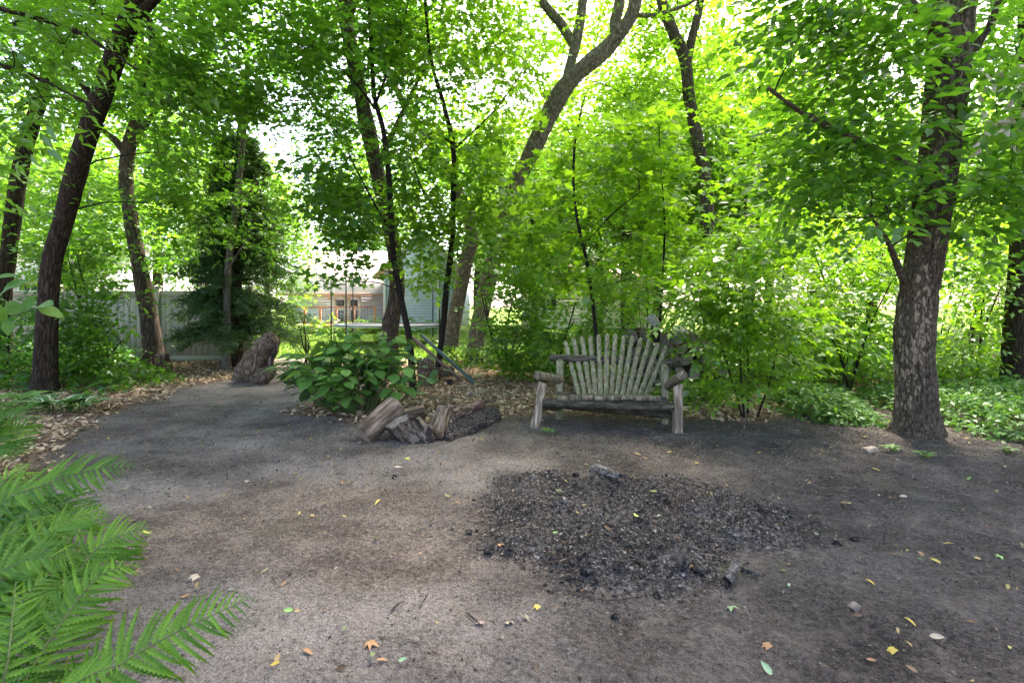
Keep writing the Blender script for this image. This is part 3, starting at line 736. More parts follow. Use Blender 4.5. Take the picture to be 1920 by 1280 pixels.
def center_left():
    s0 = stem_px([(722, 655, 10.6, 0.216), (732, 610, 10.6, 0.158), (742, 565, 10.6, 0.149), (744, 520, 10.6, 0.140), (736, 450, 10.6, 0.144), (716, 360, 10.6, 0.135), (692, 250, 10.6, 0.135), (668, 140, 10.6, 0.131), (645, 20, 10.6, 0.117), (625, -120, 10.6, 0.099), (600, -320, 10.6, 0.045)])
    s1 = stem_px([(705, 320, 10.6, .06), (760, 200, 10.4, .04), (800, 120, 10.2, .02)])
    s2 = stem_px([(650, 40, 10.6, .09), (700, -90, 9.8, .075), (790, -260, 8.2, .055), (900, -480, 6.6, .03), (1000, -760, 5.2, .012)])  # s2: limb added over the foreground, mostly out of view, to block sun
    C = cl(107, (540, 780, -40, 200, 9.2, 12, 30), (560, 740, 200, 430, 9.8, 11.8, 14), (480, 900, -450, -40, 8, 13, 30), (560, 1350, -700, -140, 5.2, 8.2, 44), (700, 1200, -1300, -700, 3.6, 5.6, 16))  # last two boxes: leaves on that added sun-blocking limb
    tree('maple_tree', 'grey trunk with swollen curved foot behind the hydrangea', 'tree', [s0, s1, s2], C, .6, 20, *MAP, M['leaf_mid'], M['bark_brown'], 107, ns=36, trunk_n=130, amp=.016, flare=.05)
center_left()
def slim_maple_a():
    s0 = stem_px([(775, 672, 8.9, .055), (768, 640, 8.9, .05), (752, 560, 8.9, .047), (738, 480, 8.9, .045), (733, 400, 8.9, .045), (728, 320, 8.9, .043), (718, 240, 8.9, .04), (702, 180, 8.9, .035), (696, 80, 8.9, .03), (688, -40, 8.9, .02), (680, -200, 8.9, .01)])
    s1 = stem_px([(703, 200, 8.9, .025), (735, 110, 8.7, .018), (760, 30, 8.5, .012), (775, -60, 8.4, .006)])
    s2 = stem_px([(704, 205, 8.9, .022), (670, 160, 8.7, .016), (640, 130, 8.5, .01)])
    s3 = stem_px([(736, 440, 8.9, .022), (690, 360, 8.7, .016), (650, 280, 8.5, .01)])
    C = cl(108, (560, 800, 60, 330, 7.8, 9.6, 30), (560, 760, 330, 530, 8.0, 9.6, 26), (600, 800, -120, 60, 7.8, 9.6, 12))
    tree('young_maple', 'slim black maple stem leaning left above the hydrangea', 'tree', [s0, s1, s2, s3], C, .42, 13, *MAPF, M['leaf_mid'], M['bark_thin'], 108, ns=12, amp=.004, flare=.01, twig=1, r0=.022)
slim_maple_a()
def slim_maple_b():
    s0 = stem_px([(817, 712, 10.0, .06), (825, 660, 10.0, .05), (832, 600, 9.9, .052), (837, 540, 9.8, .055), (847, 460, 9.6, .048), (850, 380, 9.5, .045), (850, 280, 9.4, .042), (830, 190, 9.3, .035), (808, 110, 9.2, .03), (797, 0, 9.1, .025), (790, -150, 9.0, .012)])
    s1 = stem_px([(851, 280, 9.4, .017), (910, 225, 9.2, .013), (945, 185, 9.1, .010), (985, 125, 9.0, .006)])
    s2 = stem_px([(847, 270, 9.4, .02), (815, 248, 9.2, .012), (770, 285, 9.0, .008)])
    s3 = stem_px([(835, 420, 9.6, .02), (790, 350, 9.3, .014), (765, 280, 9.2, .008)])
    C = cl(109, (760, 1000, 60, 330, 8.3, 10.2, 36), (740, 960, 330, 520, 8.6, 10.2, 30), (760, 980, -120, 60, 8.3, 10, 14))
    tree('young_maple', 'crooked black maple stem rising beside the leaning posts', 'tree', [s0, s1, s2, s3], C, .42, 13, *MAPF, M['leaf_bright'], M['bark_thin'], 109, ns=12, amp=.004, flare=.01, twig=1, r0=.022)
slim_maple_b()
def straight_lean():
    s0 = stem_px([(838, 672, 13.5, .22), (848, 620, 13.5, .185), (862, 550, 13.5, .18), (874, 490, 13.5, .17), (884, 430, 13.5, .15), (850, 340, 13.4, .12), (820, 290, 13.3, .11), (780, 230, 13.2, .10), (740, 160, 13, .07), (700, 40, 13, .04)])
    C = cl(110, (700, 900, 150, 330, 12.4, 14.5, 16), (560, 1000, -80, 330, 13.6, 17, 56))
    tree('maple_tree', 'straight brown trunk leaning right behind the metal posts', 'tree', [s0], C, .65, 17, *MAP, M['leaf_mid'], M['bark_grey'], 110, ns=26, amp=.012, flare=.05)
straight_lean()
def great_lean():
    s0 = stem_px([(890, 680, 13, .24), (895, 630, 13, .19), (910, 550, 13, .19), (930, 470, 13, .18), (955, 370, 12.8, .18), (985, 310, 12.6, .185), (1015, 245, 12.4, .195), (1045, 185, 12.2, .215), (1080, 140, 12, .18), (1130, 98, 11.9, .165), (1160, 65, 11.8, .155), (1185, 25, 11.7, .13), (1200, -40, 11.6, .12), (1240, -220, 11.5, .07)])
    s1 = stem_px([(1050, 190, 12.2, .14), (1064, 140, 12.2, .115), (1080, 80, 12.2, .11), (1092, 10, 12.2, .105), (1098, -100, 12.2, .11), (1090, -300, 12.2, .05)])
    s2 = stem_px([(1156, 72, 11.8, .13), (1154, 40, 11.9, .125), (1162, 0, 12, .12), (1168, -120, 12, .09), (1160, -300, 12, .04)])
    s3 = stem_px([(1078, 90, 12.2, .09), (1055, 50, 12.1, .105), (1030, 20, 12, .10), (1005, -20, 11.9, .09), (960, -120, 11.7, .07)])
    s4 = stem_px([(1188, 28, 11.7, .05), (1230, 28, 11.6, .04), (1290, 8, 11.5, .03), (1330, -20, 11.4, .02)])
    s5 = stem_px([(1040, 205, 12.2, .06), (1022, 180, 12.1, .05), (1012, 172, 12, .035)])
    C = cl(111, (960, 1280, -60, 70, 10.8, 13.4, 16), (920, 1080, 120, 330, 11.8, 13.5, 10), (1080, 1280, 170, 420, 12.8, 14.5, 16), (850, 1400, -500, -80, 9, 14.5, 44), (1000, 1300, -60, 200, 13.5, 17, 30), (600, 1300, -900, -250, 5.5, 9.5, 34))  # last box: out-of-view clumps added to keep sun off the foreground
    tree('maple_tree', 'large pale brown tree leaning right and forking high up', 'tree', [s0, s1, s2, s3, s4, s5], C, .65, 18, *MAP, M['leaf_bright'], M['bark_grey'], 111, ns=40, trunk_n=200, amp=.014, flare=.06, limb_ns=18)
great_lean()
def upper_right():
    s0 = stem_px([(1335, 670, 14, .22), (1332, 560, 14, .18), (1328, 440, 14, .165), (1322, 340, 14, .155), (1305, 250, 14, .15), (1292, 180, 14, .15), (1284, 110, 14, .15), (1262, 60, 13.9, .14), (1240, 0, 13.8, .13), (1215, -120, 13.6, .09), (1190, -300, 13.5, .04)])
    s1 = stem_px([(1287, 125, 14, .12), (1298, 70, 14, .11), (1312, 10, 14, .10), (1330, -120, 14, .07), (1350, -260, 14, .03)])
    C = cl(112, (1180, 1480, 60, 330, 12.8, 15, 30), (1180, 1500, -60, 60, 12.5, 15, 10), (1150, 1550, -450, -60, 11, 16, 26), (1150, 1560, -40, 330, 15, 18.5, 40))
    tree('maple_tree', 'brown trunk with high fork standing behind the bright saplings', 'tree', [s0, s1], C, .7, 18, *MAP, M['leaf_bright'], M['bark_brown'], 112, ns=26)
upper_right()
def right_edge():
    s0 = stem_px([(1907, 742, 8.6, .26), (1908, 680, 8.6, .20), (1915, 560, 8.6, .175), (1922, 420, 8.6, .16), (1928, 250, 8.6, .15), (1930, 0, 8.6, .12), (1935, -250, 8.6, .06)])
    C = cl(113, (1780, 2150, -50, 330, 7.6, 10, 34), (1700, 2200, -400, -50, 7, 10, 22))
    tree('maple_tree', 'dark trunk cut off by the right edge above the ground cover', 'tree', [s0], C, .6, 18, *MAP, M['leaf_mid'], M['bark_dark'], 113, ns=32, amp=.016, flare=.06)
right_edge()
def bench_sapling():
    s0 = stem_px([(1128, 700, 8.6, .035), (1115, 600, 8.6, .03), (1102, 500, 8.6, .028), (1086, 430, 8.6, .026), (1076, 360, 8.6, .024), (1077, 280, 8.6, .02), (1088, 215, 8.6, .014), (1097, 180, 8.6, .006)])
    s1 = stem_px([(1095, 460, 8.6, .016), (1150, 400, 8.4, .012), (1200, 360, 8.2, .006)])
    s2 = stem_px([(1230, 690, 8.8, .025), (1240, 560, 8.8, .02), (1246, 420, 8.7, .016), (1238, 300, 8.6, .012), (1235, 220, 8.6, .006)])
    C = cl(114, (985, 1400, 330, 560, 7.8, 9.8, 40), (1010, 1200, 190, 340, 8, 9.4, 14), (1180, 1380, 190, 340, 8, 9.6, 14))
    tree('maple_sapling', 'bright green maple sapling rising behind the bench', 'sapling', [s0, s1, s2], C, .46, 10, *MAPF[:3], .13, 'alt', M['leaf_bright'], M['bark_thin'], 114, ns=10, amp=.002, flare=.0, twig=1, r0=.018)
bench_sapling()

# tree whose limbs reach in at the upper left from outside the view
def overhang():
    s0 = (np.array([[-4.4, 2.6, 0], [-4.3, 2.65, 1.5], [-4.2, 2.8, 3.0], [-4.0, 3.0, 4.6]]), np.array([.17, .14, .12, .05]))
    s1 = (np.array([[-4.25, 2.75, 2.3], [-3.7, 3.0, 2.75], [-3.1, 3.2, 2.85], [-2.6, 3.3, 2.65]]), np.array([.03, .022, .015, .006]))
    s2 = (np.array([[-4.2, 2.8, 2.9], [-3.6, 3.2, 3.25], [-2.9, 3.4, 3.2], [-2.45, 3.5, 2.95]]), np.array([.03, .022, .015, .006]))
    C = cl(115, (-40, 110, 40, 270, 3.0, 3.6, 16), (60, 200, 0, 90, 3.2, 3.8, 12), (-80, 30, 270, 380, 3.0, 3.6, 5))
    r = rg(115)
    t = tree('overhanging_tree', 'bright leaves on drooping twigs reaching in at the upper left corner', 'tree', [s0, s1, s2], C, .20, 8, 'lance', 9, .26, .085, 'alt', M['leaf_near'], M['bark_dark'], 115, ns=12, twig=1, r0=.012)
overhang()
# ------------------------------------------------------------------ shrubs
def shrub(name, label, cat, base, stemtops, C, rad, per, leaf, lmat, seed, group=None, rs=.02, zmin=.2):
    b = np.array([base[0], base[1], float(gz(base[0], base[1]))]); st = []
    r = rg(seed + 5)
    for k, top in enumerate(stemtops):
        a = b + np.array([r.normal(0, .06), r.normal(0, .06), 0]); m = (a * .5 + np.array(top) * .5) + np.array([0, 0, .08]) + r.normal(0, .05, 3)
        st.append((np.array([a, m, top]), np.array([rs, rs * .75, rs * .35])))
    return tree(name, label, cat, st, C, rad, per, *leaf, lmat, M['bark_thin'], seed, group, ns=8, amp=.002, flare=0, squash=.7, twig=1, r0=.014, limb_ns=7, part_crown='foliage', zmin=zmin)
def shrub_px(name, label, cat, px, py, boxes, rad, per, leaf, lmat, seed, group=None, ntop=5, rs=.02, zmin=.2):
    g = G(px, py); C = cl(seed, *boxes); r = rg(seed + 1)
    tops = [C[i] for i in r.choice(len(C), min(ntop, len(C)), False)]
    return shrub(name, label, cat, g, tops, C, rad, per, leaf, lmat, seed, group, rs, zmin)
shrub_px('leafy_shrub', 'bright yellow green shrub with compound leaves right of the bench', 'shrub', 1395, 785, [(1300, 1500, 530, 690, 6.3, 7.6, 30), (1330, 1490, 440, 540, 6.4, 7.6, 11), (1360, 1460, 690, 720, 6.2, 6.6, 4)], .30, 8, ('ovate', 4, .36, .10, 'compound'), M['leaf_bright'], 201, ntop=4, rs=.013, zmin=.42)
shrub_px('leafy_shrub', 'dense green shrub between the bright shrub and the thick right tree', 'shrub', 1585, 735, [(1490, 1690, 470, 700, 8.2, 10, 44), (1480, 1700, 400, 500, 8.4, 10.2, 12)], .40, 11, OV, M['leaf_bright'], 202, ntop=7)
shrub_px('leafy_shrub', 'light green shrub filling the space right of the thick tree', 'shrub', 1830, 715, [(1750, 1920, 400, 690, 8.6, 10.4, 44)], .40, 12, OV, M['leaf_bright'], 203, ntop=7)
shrub_px('leafy_shrub', 'dark green bush with thin black stems left of the bench', 'shrub', 950, 700, [(880, 1050, 480, 690, 9.6, 11.2, 40)], .36, 12, ('lite', 9, .40, .11, 'alt'), M['leaf_mid'], 204, ntop=6)
shrub_px('leafy_shrub', 'low leafy bush sprouting behind the left arm of the bench', 'shrub', 1045, 700, [(1000, 1180, 560, 690, 9.0, 10.4, 26)], .34, 11, OV, M['leaf_mid'], 205, ntop=5)
shrub_px('leafy_shrub', 'feathery green shrub behind the dark leaning trunk on the left', 'shrub', 165, 705, [(105, 245, 520, 690, 9.0, 10.6, 32), (90, 220, 440, 540, 9.4, 10.8, 10)], .36, 16, ('lite', 9, .40, .10, 'alt'), M['leaf_mid'], 206, ntop=6)
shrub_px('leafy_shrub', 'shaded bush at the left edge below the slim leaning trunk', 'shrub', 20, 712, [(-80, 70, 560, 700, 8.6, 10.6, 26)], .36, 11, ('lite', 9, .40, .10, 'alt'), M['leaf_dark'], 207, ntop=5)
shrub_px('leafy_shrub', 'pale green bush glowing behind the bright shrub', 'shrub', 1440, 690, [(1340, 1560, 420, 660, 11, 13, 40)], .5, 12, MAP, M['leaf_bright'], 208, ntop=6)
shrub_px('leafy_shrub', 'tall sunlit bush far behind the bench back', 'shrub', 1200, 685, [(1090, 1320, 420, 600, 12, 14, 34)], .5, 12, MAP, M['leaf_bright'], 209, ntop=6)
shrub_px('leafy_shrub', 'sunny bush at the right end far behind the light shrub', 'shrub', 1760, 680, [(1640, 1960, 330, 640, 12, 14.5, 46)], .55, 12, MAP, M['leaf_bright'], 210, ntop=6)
shrub_px('leafy_shrub', 'small wispy bush beside the root log in front of the lawn', 'shrub', 575, 690, [(548, 612, 560, 660, 11.2, 12.2, 10)], .25, 8, ('lance', 9, .3, .06, 'alt'), M['leaf_mid'], 211, ntop=4)

# far wood: whole trees with shared crowns, each its own thing
def far_woods():
    r = rg(300); crowns = []
    for v in range(4):
        n = 1500
        u = r.normal(0, 1, (n // 12, 3)); u /= np.linalg.norm(u, axis=1)[:, None]
        c = u * (r.random(len(u))[:, None] ** .4) * np.array([3.0, 3.0, 4.2]) + np.array([0, 0, 6.2]); c[:, :2] *= (1.15 - .05 * np.abs(c[:, 2:3] - 5))
        pos, d = sprays_at(c, 1.0, 14, r, .7)
        V, Fs = foliage(pos, d, 'far', 9, .7, .20, 'alt', r)
        br = [tube([[0, 0, -.2], [.1, .05, 2], [-.05, .1, 5], [.1, 0, 9]], [.26, .2, .14, .03], 9, 14, True, trunk_disp(.01, lump=.06))]
        st = [(catmull([[0, 0, 0], [.1, .05, 2], [-.05, .1, 5], [.1, 0, 9]], 20), np.linspace(.2, .04, 20))]
        bb = branches_geo(st, c[::3], r, .05, 4)
        crowns.append((mesh_np('crown', V, Fs, M['leaf_far']), mesh_np('trunk', *br[0], M['bark_brown'], True), mesh_np('branches', *join(bb), M['bark_thin'])))
    spots = [(-230, 24, 1.0), (-40, 28, 1.15), (120, 22, .9), (300, 30, 1.25), (430, 38, 1.3), (500, 24, .75), (900, 30, 1.2), (1010, 42, 1.5), (1120, 25, 1.0), (1230, 33, 1.3), (1330, 24, 1.0), (1440, 30, 1.2), (1530, 22, .95), (1630, 27, 1.1), (1740, 21, .9), (1830, 28, 1.15), (1960, 22, 1.0), (2100, 26, 1.1), (700, 46, 1.5), (1000, 22, .8), (1180, 20, 1.15), (1400, 21, 1.2)]
    where = ['beyond the left end of the fence', 'over the fence at the left edge', 'behind the dark leaning trunk', 'behind the fence tree', 'far behind the evergreen', 'peeping out beside the evergreen top', 'behind the great leaning tree', 'farthest off behind the great leaning tree',
             'above the bench sapling', 'far behind the bench sapling', 'behind the high forked trunk', 'above the bright shrub', 'behind the dense green shrub', 'left of the thick right tree', 'hidden by the thick right tree', 'right of the thick right tree', 'behind the right edge trunk', 'past the right edge of the view', 'rising behind the grey house', 'above the bush left of the bench', 'showing pale between the two high forks', 'filling the sky above the bright shrub']
    for k, ((px, d, s), w) in enumerate(zip(spots, where)):
        c = crowns[k % 4]; x = (px - 960) * d / F
        t = root('broadleaf_tree', (x, d, 0), 'sunlit pale green tree ' + w, 'tree', 'sunlit trees far behind the clearing', r.uniform(0, 6.28))
        t.scale = (s, s, s * r.uniform(.9, 1.15))
        for nm, me in zip(('crown', 'trunk', 'branches'), c): add(nm, me, t)
far_woods()
# ------------------------------------------------------------------ fence
M['vinyl'] = plainmat('vinyl', (.27, .262, .20), .5, .10, 2.0, .35)
def fence():
    FY = 13.3
    posts = [-13.75, -11.25, -8.83, -6.55]
    t = root('vinyl_fence', (-8.83, FY, 0), 'beige solid board privacy fence behind the left trees', 'fence')
    top = 1.80
    pm = mesh_np('post', *join([box((0, 0, (top + .08) / 2), (.125, .125, top + .08), bev=.008)]), M['vinyl'])
    cap = mesh_np('post_cap', *join([box((0, 0, .015), (.15, .15, .03)), (np.array([[-.07, -.07, .03], [.07, -.07, .03], [.07, .07, .03], [-.07, .07, .03], [0, 0, .075]]), [np.array([[0, 1, 4], [1, 2, 4], [2, 3, 4], [3, 0, 4]])])]), M['vinyl'])
    for x in posts:
        p = add('post', pm, t, (x + 8.83, 0, 0)); add('post_cap', cap, p, (0, 0, top + .08))
    bw = .152
    bm = {}
    for a, b in zip(posts[:-1], posts[1:]):
        L = b - a - .125; c = (a + b) / 2 + 8.83
        for z, h in ((top - .07, .14), (.10, .16)):
            add('rail', mesh_np('rail', *box((0, 0, 0), (L, .055, h), bev=.006), M['vinyl']), t, (c, 0, z))
        n = int(round(L / bw)); w = L / n
        if n not in bm: bm[n] = mesh_np('board', *box((0, 0, 0), (w - .003, .024, top - .20), bev=.005), M['vinyl'])
        for i in range(n):
            add('board', bm[n], t, (c - L / 2 + w * (i + .5), .003 * (i % 2), .09 + (top - .20) / 2 + .02))
fence()

# ------------------------------------------------------------------ houses, deck, trampoline
M['siding'] = plainmat('siding', (.64, .69, .82), .6, .05, 1.5)
M['siding_cream'] = plainmat('siding_cream', (.78, .72, .63), .6, .05, 1.5)
M['white_trim'] = plainmat('white_trim', (.78, .77, .74), .5, .04)
M['shingle'] = plainmat('shingle', (.72, .65, .59), .9, .2, 9)
M['fascia'] = plainmat('fascia', (.62, .40, .31), .6, .1)
M['redwood'] = plainmat('redwood', (.55, .22, .13), .7, .25, 8)
M['wire_blue'] = plainmat('wire_blue', (.30, .34, .42), .5, .1)
M['black_metal'] = plainmat('black_metal', (.03, .032, .035), .5, .2)
M['galvanised'] = plainmat('galvanised', (.42, .44, .45), .4, .1, metal=.6)
def glassmat():
    m, nd, lk = newmat('window_glass'); b = finish(m, nd, lk, (.05, .065, .07), .06, spec=.6); M['glass'] = m
glassmat()
def netmat():
    m, nd, lk = newmat('net')
    a = nd.new("ShaderNodeBsdfTransparent"); b = nd.new("ShaderNodeBsdfDiffuse"); b.inputs[0].default_value = (.10, .11, .12, 1)
    s = nd.new("ShaderNodeMixShader"); s.inputs[0].default_value = .12; o = nd.new("ShaderNodeOutputMaterial")
    lk.new(a.outputs[0], s.inputs[1]); lk.new(b.outputs[0], s.inputs[2]); lk.new(s.outputs[0], o.inputs[0]); M['net'] = m
netmat()
def lap_wall(x0, x1, y, z0, z1, step=.16):
    n = int(math.ceil((z1 - z0) / step)); gs = []
    for i in range(n):
        a = z0 + i * step; b = min(z1, a + step)
        gs.append((np.array([[x0, y - .03, a], [x1, y - .03, a], [x1, y - .005, b], [x0, y - .005, b], [x0, y + .08, a], [x1, y + .08, a], [x1, y + .08, b], [x0, y + .08, b]]), [np.array([[0, 1, 2, 3], [4, 7, 6, 5], [0, 4, 5, 1], [3, 2, 6, 7], [0, 3, 7, 4], [1, 5, 6, 2]])]))
    return join(gs)
def slab(p, th=.12):
    """thick quad from four corners"""
    p = np.array(p, float); n = np.cross(p[1] - p[0], p[3] - p[0]); n /= np.linalg.norm(n)
    V = np.vstack([p, p - n * th])
    return V, [np.array([[0, 1, 2, 3], [7, 6, 5, 4], [0, 4, 5, 1], [1, 5, 6, 2], [2, 6, 7, 3], [3, 7, 4, 0]])]
def window(h, x, y, z, w, hh, mull=True, name='window'):
    f = part(name, join([box((x, y, z + hh / 2 + .05), (w + .16, .08, .1)), box((x, y, z - hh / 2 - .05), (w + .2, .10, .1)), box((x - w / 2 - .04, y, z), (.08, .078, hh)), box((x + w / 2 + .04, y, z), (.08, .078, hh))]), M['white_trim'], h)
    if mull: 
        for s in (-1, 1): part('pane', box((x + s * w / 4, y + .01, z), (w / 2 - .04, .03, hh - .02)), M['glass'], f)
        part('mullion', box((x, y, z), (.05, .05, hh)), M['white_trim'], f)
    else: part('pane', box((x, y + .01, z), (w - .01, .03, hh - .01)), M['glass'], f)
    return f
def grey_house():
    D = 32.0
    X = lambda px: (px - 960) * D / F
    Z = lambda py: H + (HY - py) * D / F
    h = root('grey_house', (X(700), D, 0), 'grey lap sided house seen through the gap in the trees', 'house')
    part('wall', lap_wall(X(540), X(735), D, .0, Z(552)), M['siding'], h)
    part('wall', lap_wall(X(735), X(862), D - 1.6, .0, Z(516)), M['siding'], h)
    part('side_wall', box((X(735) + .05, D - .8, Z(516) / 2), (.10, 1.5, Z(516))), M['siding'], h)
    part('rear_wall', box((X(700), D + 8, 1.2), (X(862) - X(540), .15, 2.4)), M['siding'], h)
    part('corner_board', box((X(735) - .04, D - 1.66, Z(516) / 2), (.14, .10, Z(516))), M['white_trim'], h)
    part('corner_board', box((X(829), D - 1.66, Z(516) / 2), (.14, .06, Z(516))), M['white_trim'], h)
    part('roof', slab([(X(525), D - .6, Z(551)), (X(740), D - .6, Z(551)), (X(740), D + 6, Z(551) + 3.2), (X(525), D + 6, Z(551) + 3.2)]), M['shingle'], h)
    part('fascia', box((X(632), D - .64, Z(552.5)), (X(739) - X(526), .05, .16)), M['fascia'], h)
    gz0 = Z(516); xa, xb = X(722), X(880); xm = (xa + xb) / 2; hp = 2.4
    part('gable', (np.array([[xa, D - 1.6, gz0], [xb, D - 1.6, gz0], [xm, D - 1.6, gz0 + hp], [xa, D - 1.5, gz0], [xb, D - 1.5, gz0], [xm, D - 1.5, gz0 + hp]]), [np.array([[0, 1, 2], [5, 4, 3]]), np.array([[0, 3, 4, 1], [1, 4, 5, 2], [2, 5, 3, 0]])]), M['siding'], h)
    for sx, xe in ((-1, xa - .3), (1, xb + .3)):
        part('gable_roof', slab([(xe, D - 2.0, gz0 - .2), (xm, D - 2.0, gz0 + hp + .05), (xm, D + 6, gz0 + hp + .05), (xe, D + 6, gz0 - .2)][:: (1 if sx < 0 else -1)]), M['shingle'], h)
    # patio doors
    fr = part('patio_door', join([box((X(651.5), D - .07, Z(557)), (X(677) - X(626), .08, .14)), box((X(628), D - .07, (Z(606) + Z(559)) / 2), (.14, .082, Z(559) - Z(606))), box((X(652), D - .07, (Z(606) + Z(559)) / 2), (.34, .078, Z(559) - Z(606))), box((X(675), D - .07, (Z(606) + Z(559)) / 2), (.16, .082, Z(559) - Z(606))), box((X(651.5), D - .068, Z(579)), (X(676) - X(627), .074, .22))]), M['white_trim'], h)
    for a, b, c, d_ in ((631.5, 646.5, 563, 575), (658, 671, 563, 575), (631.5, 646.5, 583, 604), (659, 671, 583, 602)):
        part('pane', box((X((a + b) / 2), D - .062, (Z(c) + Z(d_)) / 2), (X(b) - X(a), .04, Z(c) - Z(d_))), M['glass'], fr)
    part('porch_lamp', tube([(X(619), D - .08, Z(556.5)), (X(619), D - .12, Z(558)), (X(619), D - .12, Z(562))], [.04, .16, .06], 10, 6), M['white_trim'], h)
    # deck
    k = root('wooden_deck', (X(655), D - 1.7, 0), 'red stained deck with wire railing on the grey house', 'deck')
    fy = D - 3.0; zf = Z(606) 
    part('floor', box((X(655), D - 1.6, zf - .06), (X(728) - X(582), 2.9, .12)), M['redwood'], k)
    part('top_rail', box((X(655), fy, Z(575.5)), (X(728) - X(582), .12, .07)), M['redwood'], k)
    part('bottom_rail', box((X(655), fy, zf + .12), (X(728) - X(582), .05, .06)), M['redwood'], k)
    for px in (583, 608, 634, 661, 691, 727): part('post', box((X(px), fy + .003, (Z(574) + 0) / 2), (.11, .11, Z(574))), M['redwood'], k)
    xs = np.arange(X(584), X(727), .16)
    part('railing_wires', join([box((x, fy, (Z(576.5) + zf + .15) / 2), (.025, .02, Z(576.5) - zf - .15)) for x in xs] + [box((X(655), fy - .014, z), (X(727) - X(584), .008, .02)) for z in np.arange(zf + .3, Z(578), .16)]), M['wire_blue'], k)
    for i in range(3): part('step', box((X(713), fy - .35 - .3 * i, zf - .14 - .14 * i), (1.2, .32, .05)), M['redwood'], k)
    part('lattice_skirt', join([box((x, fy - .05, zf / 2 - .06), (.07, .03, zf - .14)) for x in np.arange(X(584), X(700), .14)]), M['redwood'], k)
grey_house()
def cream_house():
    D = 34.0
    X = lambda px: (px - 960) * D / F
    Z = lambda py: H + (HY - py) * D / F
    h = root('cream_house', (X(1100), D, 0), 'pale cream house glimpsed through leaves behind the bench', 'house')
    part('wall', lap_wall(X(985), X(1240), D, 0, Z(535), .2), M['siding_cream'], h)
    part('roof', slab([(X(970), D - .5, Z(536)), (X(1255), D - .5, Z(536)), (X(1255), D + 5, Z(536) + 2.4), (X(970), D + 5, Z(536) + 2.4)]), M['fascia'], h)
    part('rear_wall', box((X(1110), D + 8, 1.2), (X(1240) - X(985), .15, 2.4)), M['siding_cream'], h)
    for px in (1025, 1120, 1200): window(h, X(px), D - .06, Z(566), 1.2, 1.1)
cream_house()
def pink_house():
    D = 24.0
    X = lambda px: (px - 960) * D / F
    Z = lambda py: H + (HY - py) * D / F
    h = root('neighbour_house', (X(60), D, 0), 'low house with light roof beyond the beige fence', 'house')
    part('wall', lap_wall(X(-160), X(175), D, 0, Z(525), .2), M['siding_cream'], h)
    part('roof', slab([(X(-180), D - .4, Z(526)), (X(190), D - .4, Z(526)), (X(170), D + 4, Z(526) + 1.8), (X(-160), D + 4, Z(526) + 1.8)]), M['shingle'], h)
    for px in (-60, 60, 130): window(h, X(px), D - .06, Z(552), 1.0, .9)
pink_house()
def trampoline():
    D = 20.0; cx = (738 - 960) * D / F; zr = .70; R = 2.14
    t = root('trampoline', (cx, D, 0), 'round backyard trampoline with tall net poles on the far lawn', 'trampoline')
    th = np.linspace(0, 2 * math.pi, 49)
    ring = np.stack([cx + R * np.cos(th), D + R * np.sin(th), np.full(49, zr)], -1)
    part('frame_ring', tube(ring, [.03, .03], 8, raw=True, caps=False), M['galvanised'], t, True)
    # padded cover and mat
    def disc(r0, r1, z, n=48):
        a = np.arange(n) / n * 2 * math.pi; V = np.concatenate([np.stack([cx + r * np.cos(a), D + r * np.sin(a), np.full(n, zz)], -1) for r, zz in ((r0, z), (r1, z), (r1, z - .04), (r0, z - .04))])
        q = []
        for l in range(4):
            for i in range(n): q.append([l * n + i, l * n + (i + 1) % n, ((l + 1) % 4) * n + (i + 1) % n, ((l + 1) % 4) * n + i])
        return V, [np.array(q)]
    part('spring_pad', disc(1.80, 2.17, zr + .06), plainmat('pad_blue', (.05, .075, .09), .5), t)
    part('jumping_mat', disc(.02, 1.79, zr + .03), M['black_metal'], t)
    for k in range(8):
        a = k / 8 * 2 * math.pi + .22; x, y = cx + R * math.cos(a), D + R * math.sin(a)
        part('leg', tube([(x, y, 0), (x, y, zr - .02)], [.022, .022], 8, 3), M['galvanised'], t, True)
        xo, yo = cx + (R + .09) * math.cos(a), D + (R + .09) * math.sin(a)
        part('net_pole', tube([(xo, yo, .15), (xo, yo, 2.35)], [.026, .026], 8, 3), M['black_metal'], t, True)
    a = np.arange(48) / 48 * 2 * math.pi; r = R - .05
    V = np.concatenate([np.stack([cx + r * np.cos(a), D + r * np.sin(a), np.full(48, z)], -1) for z in (zr + .07, 2.3)])
    i = np.arange(48); part('safety_net', (V, [np.stack([i, (i + 1) % 48, 48 + (i + 1) % 48, 48 + i], -1)]), M['net'], t)
trampoline()

